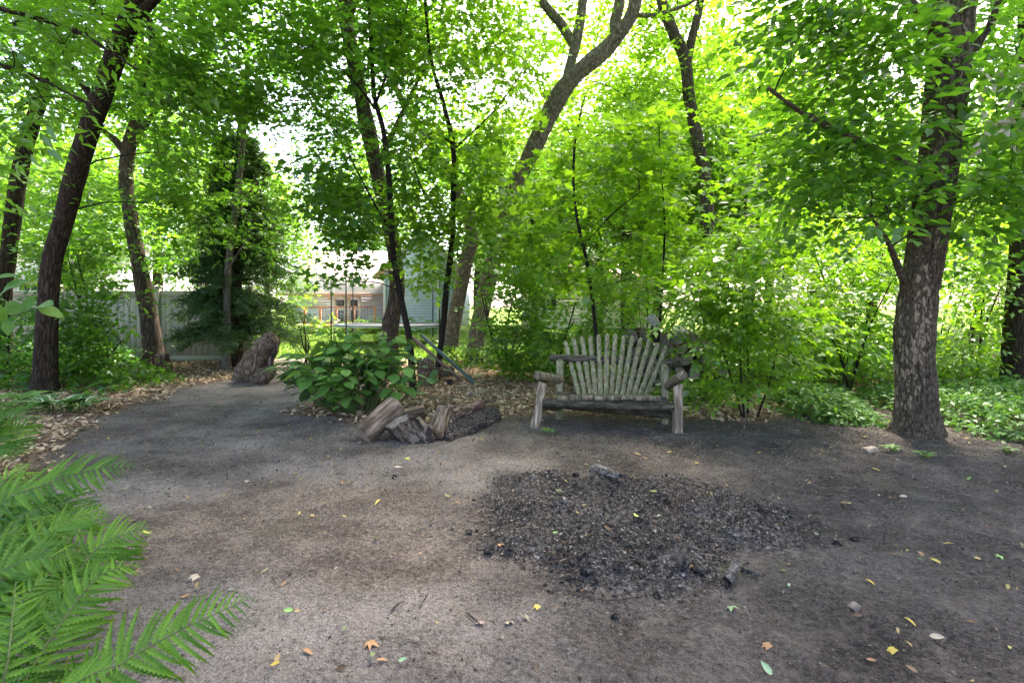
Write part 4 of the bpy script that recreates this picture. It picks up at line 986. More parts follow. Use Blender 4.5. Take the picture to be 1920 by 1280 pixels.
# ------------------------------------------------------------------ bench
M['bench_lichen'] = woodmat('bench_lichen', (.165, .145, .085), (.35, .305, .195), (40, 40, 5), (.37, .40, .21), .55)
M['bench_log'] = woodmat('bench_log', (.12, .095, .065), (.36, .29, .205), (34, 34, 4), (.24, .25, .14), .35)
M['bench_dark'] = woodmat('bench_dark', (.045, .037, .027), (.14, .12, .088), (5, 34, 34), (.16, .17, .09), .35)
M['bench_leg'] = woodmat('bench_leg', (.20, .15, .10), (.52, .42, .30), (38, 38, 3.0))
def bench():
    b0 = P(1137, 805, 6.1); b0[2] = 0
    t = root('log_bench', b0, 'weathered log bench with fanned lichen covered back slats', 'bench')
    def log(name, a, b, r, mat, seed, ns=18, taper=.95, parent=t):
        a, b = np.array(a), np.array(b); L = np.linalg.norm(b - a); u = (b - a) / L
        e = r * .25
        pts = [a, a + u * e, a * .67 + b * .33, a * .33 + b * .67, b - u * e, b]
        C = np.array([a, a + u * e * .4, a + u * e] + [a + (b - a) * f for f in np.linspace(.12, .88, 14)] + [b - u * e, b - u * e * .4, b])
        wob = (np.stack([fbm(np.stack([np.arange(len(C)) * .3, np.full(len(C), seed), np.full(len(C), k * 3.3)], -1), 2, seed) for k in range(3)], -1) - .5) * r * .22
        R = np.full(len(C), r) * np.linspace(1, taper, len(C)); R[0] *= .78; R[1] *= .93; R[-1] *= .78; R[-2] *= .93
        def dsp(pos, th, tt): return (fbm(np.stack([np.cos(th) * 3, np.sin(th) * 3, tt * 4 + seed], -1), 3, seed) - .5) * r * .28
        nC = len(C)
        V, Fs = tube(C + wob, [1], ns, raw=True, disp=lambda pos, th, tt: (R[:, None] - 1) + dsp(pos, th, tt))
        return part(name, (V, Fs), mat, parent, True)
    # front legs
    def gp(px, py, d, z=None):
        q = P(px, py, d)
        if z is not None: q[2] = z
        return q
    lf = gp(1002, 803, 6.16); rf = gp(1271, 812, 5.95)
    lf[2] = float(gz(lf[0], lf[1])) - .02; rf[2] = float(gz(rf[0], rf[1])) - .02
    log('front_leg', lf, gp(1018, 717, 6.2), .052, M['bench_leg'], 1)
    log('front_leg', rf, gp(1271, 722, 6.0), .057, M['bench_leg'], 2)
    # armrests slope down to the back posts
    log('armrest', gp(1008, 703, 6.12), gp(1052, 712, 6.72), .052, M['bench_log'], 3)
    log('armrest', gp(1280, 703, 5.88), gp(1252, 724, 6.5), .056, M['bench_log'], 4)
    # back posts reach the ground behind the seat
    for k, (px, y0, d, r) in enumerate(((1050, 676, 6.70, .048), (1247, 686, 6.52, .05))):
        top = gp(px, y0, d); bot = gp(px - (2 if k == 0 else 1), 760, d - .03); bot[2] = float(gz(bot[0], bot[1])) - .02
        log('back_post', bot, top, r, M['bench_lichen'], 5 + k)
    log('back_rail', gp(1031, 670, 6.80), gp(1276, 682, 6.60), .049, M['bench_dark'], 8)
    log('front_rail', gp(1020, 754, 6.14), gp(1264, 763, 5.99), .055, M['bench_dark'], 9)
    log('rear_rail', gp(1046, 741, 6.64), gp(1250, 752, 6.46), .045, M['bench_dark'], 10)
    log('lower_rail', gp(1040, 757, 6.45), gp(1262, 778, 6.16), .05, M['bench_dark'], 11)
    for k, (a, b) in enumerate(((lf, (1048, 765, 6.66)), (rf, (1248, 775, 6.48)))):
        q = gp(*b); a2 = a + np.array([.03 if k == 0 else -.03, .06, .24]); log('side_rail', a2, q, .04, M['bench_dark'], 12 + k, 12)
    # seat slats, front to back
    sx = [595, 685, 777, 870, 965, 1064, 1160, 1262]
    for k, cx in enumerate(sx):
        f = (cx - 595) / (1262 - 595)
        px = 900 + cx / 3.84; d = 6.10 - .15 * f
        a = gp(px, 560 + 712 / 3.84, d - .03); a[2] += -.012 + .004 * ((k * 7) % 3)
        e = a + np.array([-.008 * (k - 3.5), .52, -.065])
        w, th = .066, .024
        u = (e - a); sdv = np.array([1, .05 * 1, 0]); up = np.array([0, .12, 1.0])
        ring = [(-w, -th), (w, -th), (w, th * .4), (w * .8, th), (-w * .8, th), (-w, th * .4)]
        n = 7; V = []
        rr = rg(500 + k)
        for i in range(n):
            c = a + u * i / (n - 1); 
            for x, z in ring: V.append(c + sdv * (x * (1 + rr.normal(0, .04))) + up * (z * (1 + rr.normal(0, .12))))
        q = [[i * 6 + j, i * 6 + (j + 1) % 6, i * 6 + 6 + (j + 1) % 6, i * 6 + 6 + j] for i in range(n - 1) for j in range(6)]
        part('seat_slat', (np.array(V), [np.array(q), np.array([[5, 4, 3, 2, 1, 0], [n * 6 - 6 + j for j in range(6)]])]), M['bench_log'], t)
    # fanned back slats
    tops = [(613, 306), (672, 282), (733, 274), (792, 262), (853, 256), (915, 252), (975, 252), (1038, 262), (1097, 269), (1160, 279), (1222, 294), (1285, 316), (1345, 342)]
    bots = [715, 757, 797, 833, 869, 907, 945, 985, 1022, 1062, 1103, 1147, 1190]
    for k, ((tx, ty), bx) in enumerate(zip(tops, bots)):
        f = k / 12.0; ds = -.20 * f
        T = gp(900 + tx / 3.84, 560 + ty / 3.84, 6.88 + ds); B = gp(900 + bx / 3.84, 560 + 706 / 3.84, 6.56 + ds * .75)
        rr = rg(520 + k)
        u = T - B; L = np.linalg.norm(u); u /= L
        nrm = np.array([.05, -1, -.45]); nrm -= u * (nrm @ u); nrm /= np.linalg.norm(nrm); s = np.cross(u, nrm)
        w, th = .028, .014
        V = []; ts = list(np.linspace(0, .93, 16)) + [.955, .975, .99, 1.0]; ws = [1] * 17 + [.9, .68, .32]
        for tt, wf in zip(ts, ws):
            c = B + u * L * tt; wob = 1 + rr.normal(0, .05)
            for x, z in ((-1, -.6), (-.75, -1), (.75, -1), (1, -.6), (1, .6), (.75, 1), (-.75, 1), (-1, .6)):
                V.append(c + s * (x * w * wf * wob) + nrm * (-z * th * (1 if wf > .5 else .7)))
        n = len(ts)
        q = [[i * 8 + j, i * 8 + (j + 1) % 8, i * 8 + 8 + (j + 1) % 8, i * 8 + 8 + j] for i in range(n - 1) for j in range(8)]
        part('back_slat', (np.array(V), [np.array(q), np.array([list(range(7, -1, -1)), [n * 8 - 8 + j for j in range(8)]])]), M['bench_lichen'], t)
bench()
# ------------------------------------------------------------------ logs
def endwood(name, c1, c2):
    m, nd, lk = newmat(name)
    v = mapping(nd, lk, (1, 1, .15)); n = noise(nd, lk, v, 14, 4)
    w = nd.new("ShaderNodeTexWave"); w.wave_type = 'RINGS'; w.rings_direction = 'Z'; w.inputs['Scale'].default_value = 14; w.inputs['Distortion'].default_value = 3; w.inputs['Detail'].default_value = 3
    lk.new(v, w.inputs['Vector'])
    f = mathn(nd, lk, 'ADD', mathn(nd, lk, 'MULTIPLY', w.outputs['Fac'], .35), mathn(nd, lk, 'MULTIPLY', n.outputs[0], .65))
    r = ramp(nd, [(.25, c1), (.75, c2)]); lk.new(f, r.inputs[0])
    finish(m, nd, lk, r.outputs[0], .9, f, .8, .01, .15); return m
M['end_grey'] = endwood('end_grey', (.11, .09, .07), (.33, .285, .23))
M['end_tan'] = endwood('end_tan', (.20, .15, .10), (.42, .34, .25))
M['log_bare'] = woodmat('log_bare', (.10, .07, .048), (.34, .255, .18), (16, 16, 2.6), bstr=.9)
M['log_grey'] = woodmat('log_grey', (.05, .038, .028), (.27, .215, .16), (22, 22, 3), bstr=1)
M['log_split'] = woodmat('log_split', (.08, .056, .038), (.32, .24, .165), (26, 26, 2.4), bstr=1)
M['log_bark'] = barkmat('log_bark', (.035, .029, .025), (.24, .21, .18), (15, 15, 9), 1.3)
M['log_rotten'] = barkmat('log_rotten', (.08, .052, .034), (.42, .31, .22), (12, 12, 2.5), 1.1, (.26, .25, .14))
M['log_red'] = woodmat('log_red', (.10, .055, .045), (.28, .17, .14), (20, 20, 3), bstr=.8)
M['log_birch'] = barkmat('log_birch', (.25, .23, .21), (.62, .58, .53), (9, 9, 12), .4)
M['char'] = woodmat('char', (.007, .0065, .006), (.04, .037, .034), (40, 40, 8), (.26, .24, .22), .25, 1)
M['char_grey'] = woodmat('char_grey', (.03, .028, .026), (.22, .205, .19), (30, 30, 6), (.5, .48, .45), .35, 1)
PROF = {'round': [(math.cos(a), math.sin(a)) for a in np.arange(12) / 12 * 2 * math.pi],
        'half': [(-1, -.45), (-.3, -.52), (.4, -.48), (1, -.42), (.93, .05), (.62, .42), (.1, .56), (-.5, .46), (-.9, .1)],
        'wedge': [(-.8, -.55), (0, -.6), (.85, -.5), (.95, .0), (.55, .5), (.0, .85), (-.35, .3), (-.65, -.1)],
        'quad': [(-.9, -.5), (0, -.62), (.8, -.55), (.95, .1), (.7, .62), (-.1, .7), (-.75, .55), (-.95, .0)],
        'slab': [(-1, -.22), (-.4, -.32), (.3, -.3), (1, -.2), (1.02, .1), (.6, .3), (.05, .4), (-.55, .28), (-.98, .08)]}
def logmesh(L, r0, r1, prof, seed, amp, side, end, ns=40, n=22, fz=4, fxy=8, jag=.0, lowk=.75):
    pr = np.array(PROF[prof] + [PROF[prof][0]]); seg = np.linalg.norm(np.diff(pr, axis=0), axis=1); cs = np.concatenate([[0], np.cumsum(seg)]) / seg.sum()
    s = np.arange(ns) / ns; ux = np.interp(s, cs, pr[:, 0]); uy = np.interp(s, cs, pr[:, 1])
    z = np.concatenate([[0, .006], np.linspace(.02, L - .02, n), [L - .006, L]]); nn = len(z)
    R = np.interp(z, [0, L], [r0, r1]); R[0] *= .93; R[-1] *= .93
    V = np.stack([R[:, None] * ux, R[:, None] * uy, z[:, None] + 0 * ux], -1)
    p = V * np.array([fxy, fxy, fz]) + seed * 3.7
    nz = fbm(p, 4, seed); rid = 1 - np.abs(2 * nz - 1) * 1.5
    low = fbm(V * 3 + seed, 2, seed + 3) - .5
    k = 1 + (amp * 1.5 * (rid - .5) + low * max(r0, r1) * lowk)[..., None] / max(r0, r1)
    V[..., :2] *= k
    if jag:
        V[..., 2] += (np.arange(nn)[:, None] > nn * .7) * (fbm(np.stack([ux * 3 + seed, uy * 3, 0 * ux], -1), 2, seed + 9)[None] - .5) * jag * ((z - .7 * L) / (.3 * L + 1e-6)).clip(0, 1)[:, None]
        V[..., 2] += (np.arange(nn)[:, None] < nn * .3) * (fbm(np.stack([ux * 3, uy * 3 + seed, 0 * ux], -1), 2, seed + 19)[None] - .5) * jag * (1 - z / (.3 * L)).clip(0, 1)[:, None]
    V = V.reshape(-1, 3); i = np.arange(nn - 1)[:, None] * ns; j = np.arange(ns)[None]; j2 = (j + 1) % ns
    Fq = np.stack([i + j, i + j2, i + ns + j2, i + ns + j], -1).reshape(-1, 4)
    c0, c1 = V[:ns].mean(0), V[-ns:].mean(0)
    ring0 = V[:ns] * .5 + c0 * .5 + [0, 0, .004]; ring1 = V[-ns:] * .5 + c1 * .5 - [0, 0, .004]
    a = len(V); V = np.vstack([V, ring0, ring1, c0 + [0, 0, .006], c1 - [0, 0, .006]]); jj = np.arange(ns); j2 = (jj + 1) % ns; l = (nn - 1) * ns
    q2 = np.vstack([np.stack([j2, jj, a + jj, a + j2], -1), np.stack([l + jj, l + j2, a + ns + j2, a + ns + jj], -1)])
    t2 = np.vstack([np.stack([a + j2, a + jj, np.full(ns, a + 2 * ns)], -1), np.stack([a + ns + jj, a + ns + j2, np.full(ns, a + 2 * ns + 1)], -1)])
    faces = [np.vstack([Fq, q2]), t2]
    mi = np.concatenate([np.zeros(len(Fq)), np.ones(len(q2)), np.ones(len(t2))])
    sm = np.concatenate([np.ones(len(Fq), bool), np.zeros(len(q2) + len(t2), bool)])
    return mesh_np('log', V, faces, [side, end], sm, mi)
def logobj(name, label, cat, a, b, r0, r1, prof='round', seed=1, amp=.012, side='log_grey', end='end_grey', roll=0, group=None, parent=None, mesh=None, **kw):
    a, b = Vector(a), Vector(b); v = b - a
    me = mesh or logmesh(v.length, r0, r1, prof, seed, amp, M[side], M[end], **kw)
    o = add(name, me, parent); o.rotation_mode = 'QUATERNION'
    from mathutils import Quaternion
    o.rotation_quaternion = v.to_track_quat('Z', 'Y') @ Quaternion((0, 0, 1), roll); o.location = a
    if parent is None: tag(o, label, cat, group)
    return o
def g3(px, py, d):
    return P(px, py, d)
LP = 'logs piled beside the hydrangea'
logobj('log', 'smooth grey brown log leaning with its sawn end up, left end of the pile', 'log', g3(681, 817, 5.50), g3(743, 758, 5.78), .118, .115, 'round', 31, .006, 'log_bare', 'end_tan', group=LP, jag=.02, lowk=.3)
logobj('log', 'short dark grey stump piece under the leaning log', 'log', g3(772, 826, 5.58), g3(744, 790, 5.52), .12, .125, 'quad', 32, .05, 'log_grey', 'end_grey', .5, LP, jag=.06)
logobj('log', 'stubby grey knob of wood at the front middle of the pile', 'log', g3(806, 829, 5.56), g3(780, 786, 5.58), .085, .06, 'round', 33, .04, 'log_grey', 'end_tan', 0, LP, jag=.04)
logobj('log', 'weathered split chunk resting behind the sawn end of the leaning log', 'log', g3(756, 778, 5.86), g3(795, 770, 5.98), .085, .08, 'wedge', 34, .02, 'log_split', 'end_grey', 1.0, LP, jag=.08)
logobj('log', 'brown split chunk with pale face in the pile centre', 'log', g3(814, 822, 5.66), g3(832, 768, 5.86), .125, .115, 'wedge', 35, .045, 'log_split', 'end_tan', 2.3, LP, jag=.10)
logobj('log', 'small splintered wedge standing upright in the pile', 'log', g3(797, 826, 5.52), g3(806, 800, 5.52), .06, .035, 'wedge', 36, .02, 'log_grey', 'end_grey', .4, LP, jag=.05)
logobj('log', 'hollow brown log behind the rough bark slab', 'log', g3(846, 776, 6.05), g3(878, 765, 6.25), .085, .075, 'round', 37, .02, 'log_rotten', 'char', 0, LP, jag=.05)  # solid log; black end cap paints the shade inside the hollow
logobj('bark_slab', 'long rough slab of charcoal grey bark sloping at the pile right end', 'log', g3(829, 818, 5.62), g3(928, 773, 6.5), .13, .10, 'slab', 38, .055, 'log_bark', 'log_bark', .45, LP, ns=64, n=60, fz=9, fxy=12, jag=.16)
logobj('log', 'reddish twisted root end lying on the bark slab', 'log', g3(874, 770, 6.22), g3(903, 757, 6.5), .045, .05, 'round', 39, .02, 'log_red', 'log_red', 0, LP, jag=.04)
logobj('log', 'dark gnarled root chunk wedged under the centre of the pile', 'log', g3(748, 826, 5.62), g3(812, 806, 5.72), .085, .08, 'quad', 47, .05, 'log_grey', 'end_grey', .9, LP, jag=.12)
logobj('log', 'jagged splinter of pale wood across the pile top', 'log', g3(812, 776, 5.78), g3(846, 790, 5.86), .028, .02, 'wedge', 48, .015, 'end_tan', 'end_tan', .3, LP, jag=.06, ns=20, n=10)
logobj('log', 'broken brown slab standing behind the pale faced chunk', 'log', g3(838, 800, 5.95), g3(850, 762, 6.05), .08, .06, 'slab', 49, .03, 'log_rotten', 'end_grey', 1.2, LP, jag=.14)
logobj('branch_piece', 'short dead stick beyond the twisted root', 'stick', g3(892, 757, 6.9), g3(928, 750, 7.2), .022, .016, 'round', 40, .006, 'log_grey', 'end_grey', ns=12, n=8)
logobj('log', 'pale sawn log piece lying alone on the mulch', 'log', g3(886, 742, 8.3), g3(914, 732, 8.7), .075, .06, 'half', 41, .02, 'end_tan', 'end_tan', .6, jag=.06)
logobj('tree_stump', 'upright brown stump behind the right side of the hydrangea', 'stump', g3(804, 722, 9.5), g3(798, 672, 9.5), .16, .12, 'round', 42, .03, 'log_rotten', 'end_grey', jag=.10)
logobj('log', 'brown log lying under the leaning metal posts', 'log', g3(806, 702, 9.9), g3(848, 693, 10.1), .12, .11, 'round', 43, .02, 'log_rotten', 'end_grey', jag=.05)
logobj('tree_stump', 'low weathered stump at the foot of the forked fence tree', 'stump', np.array([-7.55, 11.5, -.05]), np.array([-7.6, 11.5, .33]), .24, .20, 'quad', 44, .04, 'log_red', 'end_grey', jag=.25)
logobj('rusty_pipe', 'short rusty pipe end on the mulch below the posts', 'pipe', g3(846, 716, 9.3), g3(843, 715, 9.15), .05, .05, 'round', 46, .002, 'log_red', 'char', ns=20, n=4)  # closed end coloured black for the shaded bore of the pipe
# rotten root log
def root_log():
    b = G(478, 716); t = root('root_log', b, 'leaning hollow rotten root log by the path to the lawn', 'log')
    D = 9.9
    pts = [P(450, 716, D), P(462, 695, D), P(477, 671, D), P(493, 650, D), P(506, 638, D), P(515, 632, D - .02)]
    def dsp(s, hollow):
        def f(pos, th, tt):
            n = fbm(pos * np.array([7, 7, 3.5]), 4, s); r = 1 - np.abs(2 * n - 1) * 1.6
            lo = (fbm(pos * 2.2, 2, s + 2) - .5) * .16
            hol = -hollow * np.exp(-((th - 5.3) / .7) ** 2) * np.exp(-((tt - .6) / .28) ** 2)
            return .05 * (r - .5) + lo + hol
        return f
    part('trunk', tube(pts, [.13, .185, .165, .15, .145, .10], 70, 70, True, dsp(51, .16)), M['log_rotten'], t, True)
    part('root', tube([P(474, 714, D - .2), P(490, 706, D - .22), P(506, 698, D - .15), P(513, 688, D - .1)], [.07, .11, .10, .05], 40, 36, True, dsp(52, 0)), M['log_rotten'], t, True)
    part('root', tube([P(503, 692, D), P(510, 672, D), P(519, 652, D), P(521, 640, D)], [.05, .035, .04, .03], 24, 24, True, dsp(53, 0)), M['log_grey'], t, True)
root_log()
# leaning posts
def steel_posts():
    m1 = plainmat('post_green', (.07, .12, .10), .5, .2, 20); m2 = plainmat('post_brown', (.16, .11, .085), .7, .3, 20)
    for a, b, m, lab in (((790, 628, 10.0), (897, 717, 9.6), m1, 'dark green round metal post leaning, the upper of two'), ((774, 633, 10.1), (872, 718, 9.85), m2, 'brown round post leaning, the lower of two')):
        A, B = P(*a), P(*b); B[2] = float(gz(B[0], B[1])) - .02
        o = logobj('leaning_post', lab, 'post', B, A, .036, .036, 'round', 60, .001, 'log_grey', 'end_grey', ns=16, n=6)
        o.data.materials.clear(); o.data.materials.append(m); o.data.materials.append(plainmat(m.name + '_end', (.22, .16, .12), .8))
steel_posts()
# firewood stack behind the bench
def firewood():
    r = rg(71); D = 9.0; k = 0
    ms = [logmesh(.42, .11, .105, p, 72 + i, .02, M[s], M['end_grey'], ns=26, n=8) for i, (p, s) in enumerate((('round', 'log_bark'), ('half', 'log_split'), ('wedge', 'log_grey'), ('quad', 'log_bark')))]
    ORD = ['first', 'second', 'third', 'fourth', 'fifth', 'sixth', 'last']
    for row, n in enumerate((7, 7, 6, 6, 5)):
        for i in range(n):
            x = (1213 - 960) * D / F - .25 + i * .235 + (row % 2) * .11 + r.normal(0, .02); z = .10 + row * .20 + r.normal(0, .012)
            y = D + r.normal(0, .05)
            kk = int(r.integers(0, 4)); shp = ['round barky', 'half round', 'wedge shaped', 'blocky barky'][kk]
            logobj('firewood_log', f"{shp} log, {'last' if i == n - 1 else ORD[i]} from the left in the {['bottom', 'second', 'middle', 'fourth', 'top'][row]} firewood row", 'log', (x, y, z), (x + r.normal(0, .05), y + .42, z + r.normal(0, .02)), .11, .105, mesh=ms[kk], roll=r.uniform(0, 6.28), group='firewood stacked behind the bench'); k += 1
    mb = 'log_birch'
    logobj('firewood_log', 'white birch log slanting on top of the firewood stack', 'log', P(1221, 594, 8.75), P(1234, 613, 8.6), .075, .07, 'round', 77, .008, mb, 'end_tan')
    logobj('firewood_log', 'pale sawn round on the stack right of the stake', 'log', P(1276, 625, 8.85), P(1268, 632, 8.55), .13, .125, 'round', 78, .012, 'log_birch', 'end_grey')
    a = P(1254, 690, 8.5); a[2] = -.05
    logobj('wooden_stake', 'flat wooden stake holding the firewood stack', 'stake', a, P(1253, 611, 8.5), .045, .045, 'quad', 79, .003, 'log_split', 'end_tan', ns=16, n=8)
firewood()
# burnt wood on the ash heap
logobj('charred_log', 'grey black charred log lying across the top of the ash heap', 'charred wood', G(1116, 903) + [0, 0, .06], G(1166, 924) + [0, 0, .045], .05, .035, 'half', 81, .015, 'char_grey', 'char', jag=.05)
logobj('charred_stick', 'curved grey charred stick at the right front rim of the ash', 'charred wood', G(1363, 1102) + [0, 0, .035], G(1381, 1062) + [0, 0, .045], .028, .018, 'half', 82, .01, 'char_grey', 'char', .4, jag=.05)
logobj('charred_stick', 'crumbly pale ashen stick beside the curved charred one', 'charred wood', G(1390, 1066) + [0, 0, .02], G(1422, 1082) + [0, 0, .02], .025, .015, 'wedge', 83, .012, 'char_grey', 'char_grey', .2, jag=.04)
for k, (px, py, r, lab) in enumerate(((1100, 1086, .045, 'on the near rim of the ash by the thin twig'), (1116, 1097, .035, 'just in front of the largest black lump'), (1160, 1083, .04, 'at the front middle of the ash rim'), (1283, 1083, .05, 'left of the curved charred stick'), (1308, 1080, .05, 'touching the curved charred stick side'), (1155, 1152, .028, 'lying alone in front of the ash heap'), (1232, 1115, .03, 'at the ash front below the rim'), (916, 1033, .035, 'at the left rim of the ash near orange leaf'), (955, 1034, .038, 'on the left rim right of an orange leaf'), (880, 998, .03, 'at the far left tip of the ash rim'), (1080, 889, .04, 'at the back edge of the ash heap'), (1568, 1020, .035, 'out on the dark soil right of the ash'), (1602, 1012, .03, 'farthest right on the dark soil'), (740, 896, .03, 'on the plain dirt left behind the ash'))):
    rr = rg(900 + k); n = 36
    V = rr.normal(0, 1, (n, 3)); V /= np.linalg.norm(V, axis=1)[:, None]
    import bmesh
    bm = bmesh.new(); bmesh.ops.create_icosphere(bm, subdivisions=2, radius=1)
    me = bpy.data.meshes.new('charcoal_lump'); 
    vv = np.array([v.co[:] for v in bm.verts]); r = r * .72; f = 1 + (fbm(vv * 1.9 + k * 5, 3, k) - .5) * 1.7
    for v, q in zip(bm.verts, vv * f[:, None] * np.array([1.25, .85, .6]) * r): v.co = q
    bm.to_mesh(me); bm.free(); me.materials.append(M['char'])
    q = G(px, py); o = add('charcoal_lump', me, None, (q[0], q[1], q[2] + r * .55), (0, 0, k * 1.3)); tag(o, 'black charcoal lump ' + lab, 'charcoal', 'charcoal lumps around the ash heap')
# ------------------------------------------------------------------ hydrangea, hosta, ferns
def bigleaf(n=7, w=.36, curl=.12, cup=.10, teeth=0):
    t = np.linspace(0, 1, n); ww = w * np.sin(np.pi * t ** .8) ** .8; ww[0] = .01; ww[-1] = .0
    V = []
    for i in range(n):
        z = -curl * t[i] ** 2
        tt = (1 + teeth * (i % 2))
        V += [[-ww[i] * tt, t[i] - .03, z + cup * ww[i]], [-ww[i] * .5, t[i], z - .015 + cup * .3 * ww[i]], [0, t[i], z], [ww[i] * .5, t[i], z - .015 + cup * .3 * ww[i]], [ww[i] * tt, t[i] - .03, z + cup * ww[i]]]
    q = [[i * 5 + j, i * 5 + j + 1, i * 5 + 6 + j, i * 5 + 5 + j] for i in range(n - 1) for j in range(4)]
    return np.array(V), [np.array(q)]
def veinleaf(name, c1, c2, vein, trans=1.0, margin=None):
    m, nd, lk = newmat(name)
    tc = nd.new("ShaderNodeTexCoord"); sp = nd.new("ShaderNodeSeparateXYZ"); lk.new(tc.outputs['Object'], sp.inputs[0])
    oi = nd.new("ShaderNodeObjectInfo")
    ax = mathn(nd, lk, 'ABSOLUTE', sp.outputs[0])
    mid = mathn(nd, lk, 'LESS_THAN', ax, .012)
    s = mathn(nd, lk, 'FRACT', mathn(nd, lk, 'MULTIPLY', mathn(nd, lk, 'SUBTRACT', sp.outputs[1], mathn(nd, lk, 'MULTIPLY', ax, .8)), 8.0))
    vn = mathn(nd, lk, 'LESS_THAN', s, .12)
    v = mathn(nd, lk, 'MAXIMUM', mid, vn)
    base = mixc(nd, lk, oi.outputs['Random'], c1, c2)
    if margin is not None:
        wd = ramp(nd, [(0, (.05,) * 3), (.25, (.25,) * 3), (.5, (.31,) * 3), (.75, (.24,) * 3), (1, (0, 0, 0))]); lk.new(sp.outputs[1], wd.inputs[0])
        nz = noise(nd, lk, tc.outputs['Object'], 9, 2)
        e = mathn(nd, lk, 'GREATER_THAN', mathn(nd, lk, 'ADD', ax, mathn(nd, lk, 'MULTIPLY', nz.outputs[0], .08)), wd.outputs[0])
        base = mixc(nd, lk, e, base, margin)
    col = mixc(nd, lk, mathn(nd, lk, 'MULTIPLY', v, .5), base, vein)
    tr = mixc(nd, lk, 1.0, col, (1.2 * trans, trans, .5 * trans), 'MULTIPLY')
    d = nd.new("ShaderNodeBsdfPrincipled"); lk.new(col, d.inputs['Base Color']); d.inputs['Roughness'].default_value = .5; d.inputs['Specular IOR Level'].default_value = .35
    bp = nd.new("ShaderNodeBump"); bp.inputs['Strength'].default_value = .5; bp.inputs['Distance'].default_value = .02; lk.new(mathn(nd, lk, 'SUBTRACT', 1.0, v), bp.inputs['Height']); lk.new(bp.outputs[0], d.inputs['Normal'])
    t = nd.new("ShaderNodeBsdfTranslucent"); lk.new(tr, t.inputs[0])
    ms = nd.new("ShaderNodeMixShader"); ms.inputs[0].default_value = .3; o = nd.new("ShaderNodeOutputMaterial")
    lk.new(d.outputs[0], ms.inputs[1]); lk.new(t.outputs[0], ms.inputs[2]); lk.new(ms.outputs[0], o.inputs[0]); return m
M['hyd'] = veinleaf('hyd', (.07, .19, .035), (.15, .31, .065), (.20, .34, .10), 2.0)
M['hosta'] = veinleaf('hosta', (.05, .16, .04), (.09, .22, .05), (.07, .19, .05), 1.4, (.70, .76, .52))
M['big'] = veinleaf('big', (.045, .14, .015), (.08, .19, .02), (.10, .20, .04), 1.8)
def orient(o, pos, axis, nrm, s):
    R = basis(np.array([axis], float), np.array([nrm], float))[0]
    o.matrix_local = Matrix([[*(R[0] * s), pos[0]], [*(R[1] * s), pos[1]], [*(R[2] * s), pos[2]], [0, 0, 0, 1]])
def hydrangea():
    c = np.array([-2.0, 6.95, 0]); t = root('hydrangea_bush', c, 'broad leaved hydrangea bush with pale green flower heads in the middle', 'shrub')
    r = rg(401); lm = [mesh_np('leaf', *bigleaf(8, w, cu, cp, .06), M['hyd'], True) for w, cu, cp in ((.36, .14, .10), (.40, .22, .05), (.33, .05, .18), (.38, .3, .12))]
    st, leaves = [], []
    for k in range(84):
        az = r.uniform(0, 2 * math.pi); R = r.random() ** .6
        e = np.array([math.cos(az) * R * 1.10, math.sin(az) * R * .78, 0]); top = (1.06 - .50 * R ** 2.4) * r.uniform(.82, 1.05)
        a = np.array([e[0] * .3, e[1] * .3, -.03]); pt = catmull([a, [e[0] * .7, e[1] * .7, top * .55], [e[0], e[1], top]], 12)
        st.append(tube(pt, [.008, .004], 5, raw=True, caps=False))
        n = int(r.integers(4, 7))
        for j in range(n):
            f = 1 - j * r.uniform(.12, .17); 
            if f < .28: break
            p = pt[min(11, max(0, int(f * 11)))]
            for sgn in (1, -1):
                b = az + j * 1.57 + (0 if sgn > 0 else math.pi) + r.normal(0, .35)
                ax = np.array([math.cos(b), math.sin(b), r.uniform(-.55, .12)]); ax[:2] += .45 * e[:2]
                leaves.append((p + np.array([math.cos(b), math.sin(b), 0]) * .035, ax, np.array([0, 0, 1.0]) + r.normal(0, .25, 3), r.uniform(.13, .215) * (1 - .03 * j)))
    leaves.sort(key=lambda q: q[0][1] - .8 * q[0][2])
    part_st = add('stems', mesh_np('stems', *join(st), M['stem']), t); part_st['kind'] = 'stuff'
    near, rest = leaves[:300], leaves[300:]
    for p, ax, nm, s in near:
        o = add('leaf', lm[int(r.integers(0, 4))], t); orient(o, p, ax, nm, s)
    if rest:
        tV, tF = bigleaf(6, .37, .15, .1); tF = tF[0]
        R = basis(np.array([q[1] for q in rest]), np.array([q[2] for q in rest]))
        V, Fs = inst(tV, tF, R, np.array([q[0] for q in rest]), np.array([q[3] for q in rest]))
        o = add('inner_leaves', mesh_np('inner_leaves', V, Fs, M['leaf_hydrangea'], True), t); o['kind'] = 'stuff'
    fm = leafmat('floret', (.30, .40, .10), (.48, .55, .18), 1.0, .3)
    for px, py, d, s in ((617, 677, 6.45, .055), (652, 672, 6.6, .06), (693, 663, 6.7, .06), (716, 628, 6.8, .055), (577, 668, 6.6, .045)):
        n = 90; u = r.normal(0, 1, (n, 3)); u /= np.linalg.norm(u, axis=1)[:, None]; u[:, 2] = np.abs(u[:, 2]) * .7
        V, Fs = inst(*LEAF['far'], basis(r.normal(0, 1, (n, 3)), u), u * s, np.full(n, s * .42))
        o = add('flower_head', mesh_np('flower_head', V, Fs, fm), t, P(px, py, d) - c); o['label'] = 'pale green domed flower head'
hydrangea()
